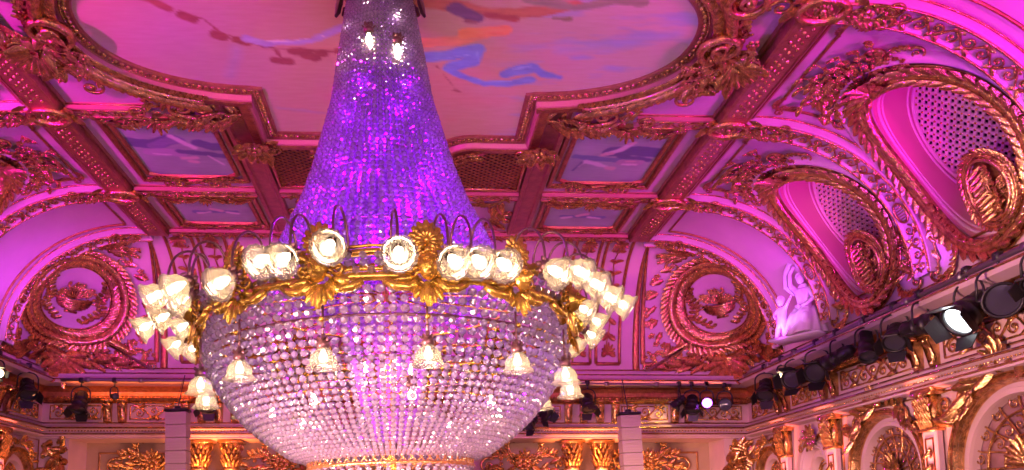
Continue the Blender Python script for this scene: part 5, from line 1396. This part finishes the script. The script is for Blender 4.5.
# ---- lamps
def shade_mesh(R=.128, L=.172):
    """fluted bell shade opening along -z from the holder at the origin; real thickness"""
    m = MB(); seg = 28; prof = [(.028, 0), (.034, -.02), (.060, -.045), (.085, -.075), (.094, -.11), (.092, -.130), (.104, -.150), (R, -L)]
    inner = [(r - .004, z - .001) for r, z in prof[::-1]]
    P = prof + inner; k = len(P); V = []
    for i in range(seg):
        a = 2 * PI * i / seg
        for r, z in P:
            fl = 1 + .035 * math.cos(a * 14) * min(1, abs(z) / .1); V.append((r * fl * math.cos(a), r * fl * math.sin(a), z))
    m.add(V, [(i * k + j, ((i + 1) % seg) * k + j, ((i + 1) % seg) * k + j + 1, i * k + j + 1) for i in range(seg) for j in range(k - 1)]); return m
SHADE = shade_mesh()
HOLD = MB(); lathe(HOLD, [(.0, .075), (.018, .07), (.014, .05), (.03, .035), (.045, .01), (.05, -.012), (.036, -.028)], 14)
for q in range(6):
    l = MB(); leaf(l, 0, 0, 0, .05, .035, .0, .2, .3, 2, nl=5); join(HOLD, xf(l, Matrix.Rotation(q * PI / 3, 4, 'Z') @ Matrix.Translation((.025, 0, .01)) @ Matrix.Rotation(-.4, 4, 'Y')))
BULB = MB(); lathe(BULB, [(.0, -.03), (.014, -.035), (.016, -.05), (.028, -.075), (.033, -.095), (.026, -.118), (.0, -.127)], 12)
ME_SH = mesh_from('lamp_shade', SHADE.verts(), np.concatenate(SHADE.Q), np.zeros((0, 3), int)); ME_SH.materials.append(M['shade'])
ME_HO = mesh_from('lamp_holder', HOLD.verts(), np.concatenate(HOLD.Q), np.zeros((0, 3), int)); ME_HO.materials.append(M['bronze'])
ME_BU = mesh_from('bulb', BULB.verts(), np.concatenate(BULB.Q), np.zeros((0, 3), int)); ME_BU.materials.append(M['bulb'])
LAMP = bpy.data.lights.new('lamp_glow', 'POINT'); LAMP.energy = 5.5; LAMP.color = WARM; LAMP.shadow_soft_size = .03
def lamp_head(parent, pos, tilt_dir, tilt, shade=True):
    """holder, shade, bulb at pos; axis -z tilted by `tilt` towards horizontal direction tilt_dir"""
    d = Vector((math.cos(tilt_dir) * math.sin(tilt), math.sin(tilt_dir) * math.sin(tilt), -math.cos(tilt)))
    rot = d.to_track_quat('-Z', 'Y').to_euler()
    for nm, me in (('lamp_holder', ME_HO), ('lamp_shade', ME_SH), ('bulb', ME_BU)):
        if nm == 'lamp_shade' and not shade: continue
        o = bpy.data.objects.new(nm, me); link(o, parent); o.location = pos; o.rotation_euler = rot
    g = bpy.data.objects.new('lamp_glow', LAMP); link(g, parent); g.location = Vector(pos) + d * .15
def arm_part(ang, R, zs, tilt=.95):
    a0 = ang - math.copysign(.02, ang); st = (1.70 * math.sin(a0), -1.70 * math.cos(a0), .12)
    e = (R * math.sin(ang), -R * math.cos(ang), zs)
    n = 16; t = np.linspace(0, 1, n); P = []
    for q in t:
        w1 = 3 * q * q - 2 * q ** 3; hz = .25 * math.sin(PI * min(1, q * 1.02)) ** .75
        P.append((st[0] + (e[0] - st[0]) * w1, st[1] + (e[1] - st[1]) * w1, st[2] + (e[2] + .07 - st[2]) * q + hz))
    P.append(e)
    m = MB(); tube(m, P, .010, 7); hemis(m, [(st[0], st[1], st[2], .03)], False)
    o = chpart('lamp_arm', m, M['bronze']); lamp_head(o, (e[0], e[1], e[2]), ang - PI / 2, tilt); return o
UP = [(-93.6, 1.90, 3.37), (-80, 1.74, 3.42), (-76, 2.02, 3.38), (-71, 1.88, 3.42), (-54, 2.02, 3.43), (-54, 1.84, 3.42), (-44.8, 2.0, 3.42), (-30.9, 2.0, 3.35), (-21.5, 2.0, 3.45), (-17.1, 2.0, 3.44), (-8.4, 2.0, 3.50),
      (4.1, 2.0, 3.44), (14.1, 2.0, 3.40), (18.9, 2.0, 3.41), (24.2, 2.0, 3.41), (37.3, 2.0, 3.43), (45.1, 2.0, 3.49), (51.9, 2.0, 3.45), (60.8, 2.0, 3.42), (75, 2.06, 3.48), (69.7, 1.74, 3.42), (86, 1.86, 3.44)]
for a in list(range(100, 260, 11)): UP.append((a if a <= 180 else a - 360, 1.95, 3.43))
for a, R, z in UP: arm_part(math.radians(a), R, z - 3.4)
# one pendant lamp under every mask
for k in range(NMASK):
    a = A0 + 2 * PI * k / NMASK; m = MB(); R = 1.67; p0 = (R * math.sin(a), -R * math.cos(a), -.36); p1 = (R * math.sin(a), -R * math.cos(a), -.53)
    tube(m, [(1.67 * math.sin(a), -1.67 * math.cos(a), -.24), p0, p1], .010, 6); 
    for q in range(4): hemis(m, [(p0[0], p0[1], -.36 - .05 * q, .018)])
    o = chpart('pendant_lamp', m, M['bronze']); lamp_head(o, (p1[0], p1[1], -.53), 0, 0.0)
# bulbs inside the bowl and high in the tent
for r, z, n, a1 in ((.22, -.30, 4, .3), (1.05, -.72, 8, .2)):
    for k in range(n):
        a = a1 + 2 * PI * k / n; m = MB(); tube(m, [(.03 * math.cos(a), .03 * math.sin(a), z + .1), (r * .6 * math.cos(a), r * .6 * math.sin(a), z + .14), (r * math.cos(a), r * math.sin(a), z + .06), (r * math.cos(a), r * math.sin(a), z)], .009, 5)
        o = chpart('inner_lamp', m, M['brass']); lamp_head(o, (r * math.cos(a), r * math.sin(a), z), 0, 0, False)
for a, r, z in ((-1.79, .44, 2.68), (-1.20, .45, 2.58), (1.3, .44, 2.6)):
    m = MB(); tube(m, [(0, 0, z + .1), (r * math.cos(a), r * math.sin(a), z + .02)], .008, 5); o = chpart('inner_lamp', m, M['brass']); lamp_head(o, (r * math.cos(a), r * math.sin(a), z), 0, 0, False)
def chlight(loc, e, col, r=.08):
    l = bpy.data.lights.new('tent_led_and_fill', 'POINT'); l.energy = e; l.color = col; l.shadow_soft_size = r; o = bpy.data.objects.new('tent_led_and_fill', l); link(o, ch); o.location = loc
for z, e in ((.50, 52), (.85, 52), (1.2, 42), (1.55, 28), (1.9, 14), (2.2, 6)):     # violet LEDs ringed between the veil and the outer strands
    Rz = float(np.interp(-z, [-q[1] for q in TENT], [q[0] for q in TENT]))
    for q in range(6): chlight((.84 * Rz * math.cos(q * PI / 3 + z), .84 * Rz * math.sin(q * PI / 3 + z), z), e * (1.5 if q in (0, 5) else 1), (.36, .0, 1.0), .03)
[chlight((.34 * math.cos(q), .34 * math.sin(q), zz), e_, (1.0, .66, .78), .03) for zz, e_ in ((2.9, 12), (2.55, 12)) for q in (.4, 2.0, 3.6, 5.2)]; [chlight((.06 * k_, -.05, z_), 26, (.40, .0, 1.0), .03) for k_, z_ in ((0, -.15), (1, -.45), (-1, -.75))]; [chlight((.95 * math.cos(q), .95 * math.sin(q), zz), 3, (1.0, .62, .62), .12) for zz in (-.25, -.62) for q in (.3, 1.35, 2.4, 3.45, 4.5, 5.55)]  # added pinkish fills in tent top and bowl; violet LEDs at the centre
# bottom: gilt fretwork ring, then the shallow crystal dish
mb = MB(); n = 60
for z in (-1.22, -1.31): tube(mb, [(.75 * math.cos(a), .75 * math.sin(a), z) for a in np.linspace(0, 2 * PI, 80, endpoint=False)], .016, 6, True)
for i in range(n):
    a, b = 2 * PI * i / n, 2 * PI * (i + 1) / n
    for q0, q1 in ((-1.22, -1.31), (-1.31, -1.22)): tube(mb, [(.75 * math.cos(a), .75 * math.sin(a), q0), (.75 * math.cos(b), .75 * math.sin(b), q1)], .006, 4, cap=False)
chpart('fretwork_ring', mb, M['deepgold'])
hoop('frame_hoop', .62, -1.44, .014)
mb2 = smoothp([(.74, -1.32), (.66, -1.40), (.5, -1.50), (.3, -1.56), (.06, -1.59)], 20)
ds = chpart('dish_strand', strand(mb2, .026, .018, 2.05), M['crystal'], smooth=False)
for i in range(1, 54): again(ds, 2 * PI * i / 54)
for k in range(8):
    a = .2 + 2 * PI * k / 8; m = MB(); tube(m, [(.5 * math.cos(a), .5 * math.sin(a), -1.3), (.56 * math.cos(a), .56 * math.sin(a), -1.36)], .01, 5); o = chpart('inner_lamp', m, M['brass']); lamp_head(o, (.56 * math.cos(a), .56 * math.sin(a), -1.33), 0, 0, False)

# ================================================================== LIGHTING PIPES AND FIXTURES
def pipe(name, a, b, label):
    a, b = Vector(a), Vector(b); mb = MB(); d = (b - a); n = int(d.length / .5)
    tube(mb, [tuple(a + d * i / n) for i in range(n + 1)], .034, 8)
    for i in range(1, n, 2): p = a + d * i / n; box(mb, (p.x, p.y, p.z), (.09, .09, .09), .01)
    o = build(name, mb, M['steel'], None, None, origin=tuple(a)); tag(o, label, 'lighting pipe'); return o
pipe('lighting_pipe', (6.70, 3.0, 4.50), (6.70, 14.55, 4.42), 'long grey lighting pipe along the right cornice')
pipe('lighting_pipe', (-6.70, 3.0, 4.50), (-6.70, 14.55, 4.42), 'long grey lighting pipe along the left cornice')
pipe('lighting_pipe', (-6.5, 14.78, 4.35), (6.5, 14.78, 4.28), 'dark lighting pipe across the far cornice')
def fixture(hang, aim, size, label, lens='lens_dark', doors=True, long=1.0, group='black stage lamps on the pipes', light=None):
    """par can hung from a hook clamp: yoke, ribbed body, lens, four barn doors"""
    t = thing('stage_lamp', label, 'stage lamp', hang, group); s = size
    s *= .80; size = s; drop = .42 * s + .10
    mb = MB(); box(mb, (0, 0, .0), (.07, .09, .10), .012); tube(mb, [(0, 0, -.03), (0, 0, -.13)], .016, 8); tube(mb, [(-.05, 0, .02), (.05, 0, .02)], .014, 6); c = build('clamp', mb, M['black']); c.parent = t
    az = math.atan2(aim[1], aim[0]); sx, sy = -math.sin(az), math.cos(az)
    R = .36 * s
    mb = MB(); pts = []
    for q in np.linspace(-1, 1, 13):
        a = q * PI / 2; pts.append((sx * R * math.sin(a), sy * R * math.sin(a), -.12 - drop + .0 + (drop) * math.cos(a) ** .35 if abs(q) < 1 else -.12 - drop))
    tube(mb, pts, .014, 6); y = build('yoke', mb, M['black']); y.parent = t
    d = Vector(aim).normalized(); q = d.to_track_quat('Z', 'Y').to_matrix().to_4x4(); Mx = Matrix.Translation((0, 0, -.12 - drop)) @ q
    L = .75 * s * long; r = .30 * s
    mb = MB(); prof = [(0, -L * .62), (r * .55, -L * .60), (r * .75, -L * .48), (r * .78, -L * .2), (r * .84, -L * .2), (r * .84, -L * .15), (r * .80, -L * .13), (r * .92, L * .1), (r * .98, L * .1), (r * .98, L * .16), (r * .93, L * .18), (r, L * .42), (r * 1.06, L * .42), (r * 1.06, L * .48), (r * .9, L * .46), (r * .88, L * .36)]
    lathe(mb, prof, 20)
    for k in range(4): a = k * PI / 2 + .78; box(mb, (r * .86 * math.cos(a), r * .86 * math.sin(a), -L * .3), (.03 * s, .03 * s, L * .3))
    for f in (1, -1): tube(mb, [(f * r * .8, 0, 0), (f * R, 0, 0)], .025 * s, 8)
    b = build('lamp_body', xf(mb, Mx), M['black']); b.parent = t
    mb = MB(); lathe(mb, [(0, L * .40), (r * .5, L * .395), (r * .88, L * .37)], 20); l = build('lens', xf(mb, Mx), M[lens]); l.parent = b
    if doors:
        for k in range(4):
            a = k * PI / 2; m = MB(); w2, hh = r * .85, r * .95
            m.add([(-w2, 0, 0), (w2, 0, 0), (w2 * .75, .06 * hh, hh), (-w2 * .75, .06 * hh, hh), (-w2, .012, 0), (w2, .012, 0), (w2 * .75, .06 * hh + .012, hh), (-w2 * .75, .06 * hh + .012, hh)], [(0, 1, 2, 3), (4, 5, 6, 7), (0, 1, 5, 4), (2, 3, 7, 6), (1, 2, 6, 5), (0, 3, 7, 4)])
            A = Matrix.Rotation(a, 4, 'Z') @ Matrix.Translation((0, r * 1.0, L * .46)) @ Matrix.Rotation(-.45, 4, 'X')
            o = build('barn_door', xf(m, Mx @ A), M['steel' if lens in ('lens_white', 'lens_warm') and k == 0 else 'black'], smooth=False); o.parent = b
    if light:
        e, col, ang = light; sp = spot('stage_beam', (0, 0, 0), (0, 0, 1), e, col, ang, .5, .06); sp.parent = t; sp.location = Vector((0, 0, -.12 - drop)) + d * (L * .55); sp.rotation_euler = d.to_track_quat('-Z', 'Y').to_euler()
    return t
XR = 6.70
fixture((XR, 7.42, 4.50), (-.55, -.25, -.8), .52, 'black stage lamp cut by the right edge of the picture', doors=True)
fixture((XR, 7.93, 4.50), (-.55, -.75, -.35), .78, 'large round black stage lamp beside the brightest lamp', doors=False, long=.8)
fixture((XR, 8.42, 4.50), (-.80, -.05, -.62), .80, 'brightest white stage lamp, on the right pipe', 'lens_white', light=(60, (.9, .95, 1), 70))
fixture((XR, 9.28, 4.48), (.35, -.9, .05), .58, 'violet lit stage lamp lying level, nearer of the two', doors=False, long=1.25)
fixture((XR, 9.82, 4.48), (-.5, -.5, -.75), .60, 'black stage lamp hanging just beyond the violet lit one', 'lens_dark')
fixture((XR, 10.48, 4.47), (-.25, -.5, -.9), .52, 'slim black stage lamp pointing down over the second arched mirror', doors=False, long=1.5)
fixture((XR, 11.25, 4.47), (-.3, .9, -.25), .50, 'slim level black stage lamp beyond the one pointing down', doors=False, long=1.6)
fixture((XR, 11.86, 4.46), (-.6, -.6, -.5), .66, 'bulky black stage lamp, nearer of the dark cluster by the statue')
fixture((XR, 12.58, 4.46), (-.7, -.5, -.3), .66, 'bulky black stage lamp, farther of the dark cluster by the statue')
fixture((XR, 13.05, 4.45), (-.7, -.7, -.3), .30, 'small glowing white stage lamp under the statue', 'lens_warm', light=(8, (1, .9, .7), 80))
fixture((XR, 13.72, 4.44), (-.35, -.5, -.8), .62, 'black stage lamp with barn doors nearest the far right corner')
fixture((6.36, 14.78, 4.28), (-.3, -.8, -.1), .50, 'round black stage lamp in the far right corner', doors=False)
fixture((6.0, 14.78, 4.30), (-.35, -1, -.25), .44, 'small violet glowing stage lamp at the right end of the far pipe', 'lens_violet', False, light=(60, VIOLET, 110))
fixture((5.70, 14.78, 4.30), (-.2, -.4, -.9), .56, 'black stage lamp with barn doors, left of the small violet one')
fixture((5.45, 14.78, 4.30), (-.6, .35, -.6), .36, 'small stage lamp throwing amber light on the far frieze', 'lens_warm', light=(16, (1, .62, .15), 80))
fixture((3.62, 14.78, 4.32), (.05, -.4, -.9), .56, 'black stage lamp over the right pair of columns')
fixture((2.72, 14.72, 4.15), (.5, -.5, -.6), .54, 'black stage lamp half hidden by the right edge of the crystal bowl')
fixture((2.48, 14.72, 3.92), (-.5, -.5, -.6), .48, 'lower black stage lamp half hidden by the right edge of the crystal bowl')
fixture((-3.73, 14.78, 4.34), (0, -.4, -.9), .60, 'black stage lamp over the left pair of columns')
fixture((-5.50, 14.78, 4.34), (.6, -.6, -.1), .26, 'tiny round stage lamp on the left of the far pipe', 'lens_dark', False)
fixture((-6.12, 14.78, 4.34), (0, -.4, -.9), .62, 'black stage lamp at the left end of the far pipe')
fixture((-XR, 13.95, 4.45), (.4, -.5, -.8), .60, 'black stage lamp on the left pipe near the corner')
fixture((-XR, 12.95, 4.46), (.7, -.7, -.3), .34, 'small white glowing stage lamp at the left edge of the picture', 'lens_warm', light=(8, (1, .9, .75), 80))
fixture((XR, 6.9, 4.50), (-.6, -.3, -.7), .56, 'black stage lamp on the right pipe just outside the picture')

# ================================================================== HANGING SPEAKER COLUMNS
def speaker(x0, z0, label, lean):
    t = thing('speaker_column', label, 'loudspeaker', (x0, 14.0, z0 + .02), 'hanging loudspeaker columns'); t.rotation_euler.y = lean
    mb = MB(); box(mb, (0, 0, .0), (.40, .30, .05), .01); box(mb, (0, 0, .05), (.10, .05, .08), .01); b = build('top_bracket', mb, M['black']); b.parent = t
    mb = MB(); tube(mb, [(0, 0, .05), (.02, .35, .72)], .010, 6); tube(mb, [(-.06, 0, .04), (-.01, .35, .66)], .005, 4); c = build('hanging_cable', mb, M['black']); c.parent = t
    for i in range(8):
        m = MB(); z = -.03 - .235 * i - .1175; box(m, (0, 0, z), (.365, .28, .228), .012)
        for f in (-1, 0, 1): tube(m, [(-.16, -.142, z + f * .05), (.16, -.142, z + f * .05)], .0035, 4)
        o = build('speaker_box', m, M['speaker'], smooth=False); o.parent = t
speaker(-4.05, 3.62, 'tall pale loudspeaker column hanging left of the chandelier', -.035)
speaker(4.20, 3.57, 'tall pale loudspeaker column hanging right of the chandelier', -.03)

# ================================================================== STATUE GROUP ON THE RIGHT CORNICE
def skin_body(name, joints, edges, parent, sub=2):
    me = bpy.data.meshes.new(name); me.from_pydata([j[:3] for j in joints], edges, []); o = bpy.data.objects.new(name, me); link(o, parent)
    sk = o.modifiers.new('skin', 'SKIN'); me.skin_vertices.new() if not me.skin_vertices else None
    for i, j in enumerate(joints):
        r = j[3]; me.skin_vertices[0].data[i].radius = (r, r)
        me.skin_vertices[0].data[i].use_root = (i == 0)
    ss = o.modifiers.new('sub', 'SUBSURF'); ss.levels = sub; ss.render_levels = sub; me.materials.append(M['white']); return o
def ball(mb, c, r, sc=(1, 1, 1)):
    V, Q, T = hemi_t(14, 6); mb.add(V * r * np.array(sc) + c, Q, T); mb.add(V * r * np.array(sc) * (1, 1, -1) + c, Q, T)
def hand(mb, p, d, r=.03):
    """palm and five short fingers pointing along d"""
    p = np.array(p, float); d = np.array(d, float); d /= np.linalg.norm(d); s = np.cross(d, (0, 1, .2)); s /= np.linalg.norm(s)
    tube(mb, [p, p + d * r * 1.6], [r * .8, r * .95], 8)
    for i in range(4): q = p + d * r * 1.6 + s * (i - 1.5) * r * .45; tube(mb, [q, q + d * r * .9 + np.array([0, -r * .2, 0]), q + d * r * (1.5 - .12 * abs(i - 1.5)) + np.array([0, -r * .6, 0])], [r * .24, r * .22, r * .15], 6)
    q = p + d * r * .5 + s * r * .8; tube(mb, [q, q + d * r * .7 + s * r * .5, q + d * r * 1.2 + s * r * .5], [r * .26, r * .22, r * .16], 6)
st = thing('statue_group', 'white statue of a seated draped figure and child on the right cornice, lit violet', 'statue', (6.74, 12.36, 4.68))
st.rotation_euler.z = math.radians(12)
# local: x along the wall towards the camera's right, y away, z up. the group faces the room (-y)
J = [(.10, 0, .42, .125), (.10, .0, .60, .115), (.09, .0, .78, .13), (.08, -.01, .90, .075), (.07, -.02, .98, .050),     # pelvis, waist, chest, neck base, neck
     (-.05, 0, .86, .058), (-.16, -.02, .98, .045), (-.15, -.04, 1.20, .036), (-.04, -.05, 1.33, .028),           # left arm raised and bent over the head
     (.22, 0, .84, .058), (.31, -.05, .66, .045), (.24, -.15, .55, .034), (.14, -.2, .52, .026),             # right arm down across the lap
     (.02, -.10, .36, .10), (-.04, -.26, .34, .085), (-.05, -.27, .10, .055), (-.05, -.30, .0, .045),              # legs
     (.20, -.10, .36, .10), (.24, -.26, .32, .085), (.27, -.26, .10, .055), (.28, -.30, .0, .045)]
Ed = [(0, 1), (1, 2), (2, 3), (3, 4), (2, 5), (5, 6), (6, 7), (7, 8), (2, 9), (9, 10), (10, 11), (11, 12), (0, 13), (13, 14), (14, 15), (15, 16), (0, 17), (17, 18), (18, 19), (19, 20)]
skin_body('figure_body', J, Ed, st)
def head(mb, c, r, yaw=0.0):
    c = np.array(c, float); tmp = MB(); V, Q, T = hemi_t(18, 8)
    for s2 in (1, -1):
        W = V * np.array([.80, .95, 1.08 * s2]); u, f, v = W[:, 0], -W[:, 1], W[:, 2]
        front = np.clip(f, 0, 1) > .3
        W[:, 1] -= front * .22 * np.exp(-(u / .12) ** 2 - ((v + .05) / .20) ** 2)
        W[:, 1] += front * .10 * np.exp(-((np.abs(u) - .28) / .14) ** 2 - ((v - .12) / .10) ** 2)
        W[:, 1] -= front * .08 * np.exp(-(u / .2) ** 2 - ((v + .42) / .08) ** 2)
        tmp.add(W * r, Q, T)
    for s2 in (1, -1): ball(tmp, (s2 * r * .80, 0, -.02 * r), r * .16, (.5, 1, 1.3))
    for i in range(70):
        a = random.uniform(0, 2 * PI); e = random.uniform(.15, 1.4); x, y, z = math.cos(a) * math.cos(e), math.sin(a) * math.cos(e), math.sin(e)
        if y < -.5 and z < .62: continue
        ball(tmp, (x * r * .86, y * r * 1.0, z * r * 1.1), r * .17)
    join(mb, xf(tmp, Matrix.Translation(c) @ Matrix.Rotation(yaw, 4, 'Z')))
mb = MB(); head(mb, (.06, -.04, 1.07), .095, .35); o = build('head', mb, M['white']); o.parent = st
for p_, d_ in (((-.02, -.05, 1.34), (.8, 0, .25)), ((.13, -.2, .52), (-.8, -.3, -.1))):
    mb = MB(); hand(mb, p_, d_); o = build('hand', mb, M['white']); o.parent = st
mb = MB()   # drapery: folded cloth over lap and down to the ledge, and the scarf curling over the raised arm
n, k = 34, 16; V = []
for i in range(n + 1):
    a = -.25 + (PI + .5) * i / n
    for j in range(k + 1):
        f = j / k; rr = .17 + .20 * f ** .7 + .022 * math.sin(a * 11 + f * 3) * (.4 + f); z = .50 - .52 * f + .03 * math.sin(a * 4)
        V.append((.10 - rr * 1.05 * math.cos(a), -.04 - rr * .95 * math.sin(a) * (1.0 if f > .15 else .7), max(.0, z) + .01))
mb.add(V, [(i * (k + 1) + j, i * (k + 1) + j + 1, (i + 1) * (k + 1) + j + 1, (i + 1) * (k + 1) + j) for i in range(n) for j in range(k)])
o = build('lap_drapery', mb, M['white']); o.parent = st; so = o.modifiers.new('cloth', 'SOLIDIFY'); so.thickness = .02
mb = MB()
for q in range(4):
    tube(mb, [(-.12 - .02 * q, .03, .80 + .02 * q), (-.26 - .015 * q, .03, .98), (-.28, .02, 1.22 + .02 * q), (-.16, .0, 1.40 + .02 * q), (.0, -.02, 1.40 + .02 * q), (.08, -.02, 1.32 + .02 * q)], [.02, .034, .036, .034, .034, .02], 7)
for q in range(7): a = q * .9; ball(mb, (.06 + .06 * math.cos(a), -.03, 1.36 + .05 * math.sin(a)), .036)
o = build('scarf', mb, M['white']); o.parent = st
JC = [(-.34, -.06, .34, .085), (-.34, -.06, .46, .085), (-.34, -.06, .56, .078), (-.34, -.07, .63, .045), (-.26, -.07, .58, .036), (-.18, -.12, .66, .030), (-.10, -.14, .74, .022), (-.42, -.06, .58, .036), (-.48, -.12, .48, .030), (-.44, -.18, .42, .022),
      (-.29, -.10, .24, .062), (-.27, -.13, .10, .044), (-.26, -.16, .0, .032), (-.40, -.10, .24, .062), (-.42, -.14, .10, .044), (-.43, -.17, .0, .032)]
EC2 = [(0, 1), (1, 2), (2, 3), (2, 4), (4, 5), (5, 6), (2, 7), (7, 8), (8, 9), (0, 10), (10, 11), (11, 12), (0, 13), (13, 14), (14, 15)]
skin_body('child_body', JC, EC2, st)
mb = MB(); head(mb, (-.35, -.08, .73), .088, -.2); o = build('child_head', mb, M['white']); o.parent = st
for p_, d_ in (((-.10, -.14, .75), (.6, -.1, .5)), ((-.43, -.18, .41), (.4, -.4, -.4))):
    mb = MB(); hand(mb, p_, d_, .02); o = build('child_hand', mb, M['white']); o.parent = st
mb = MB(); box(mb, (-.05, 0, -.01), (1.0, .5, .06), .02); box(mb, (.12, .08, .16), (.36, .26, .30), .05); o = build('plinth', mb, M['white']); o.parent = st
# statue turned to stand along the right wall, facing the hall
st.rotation_euler.z = math.radians(-58); st.scale = (.88, .88, .92)
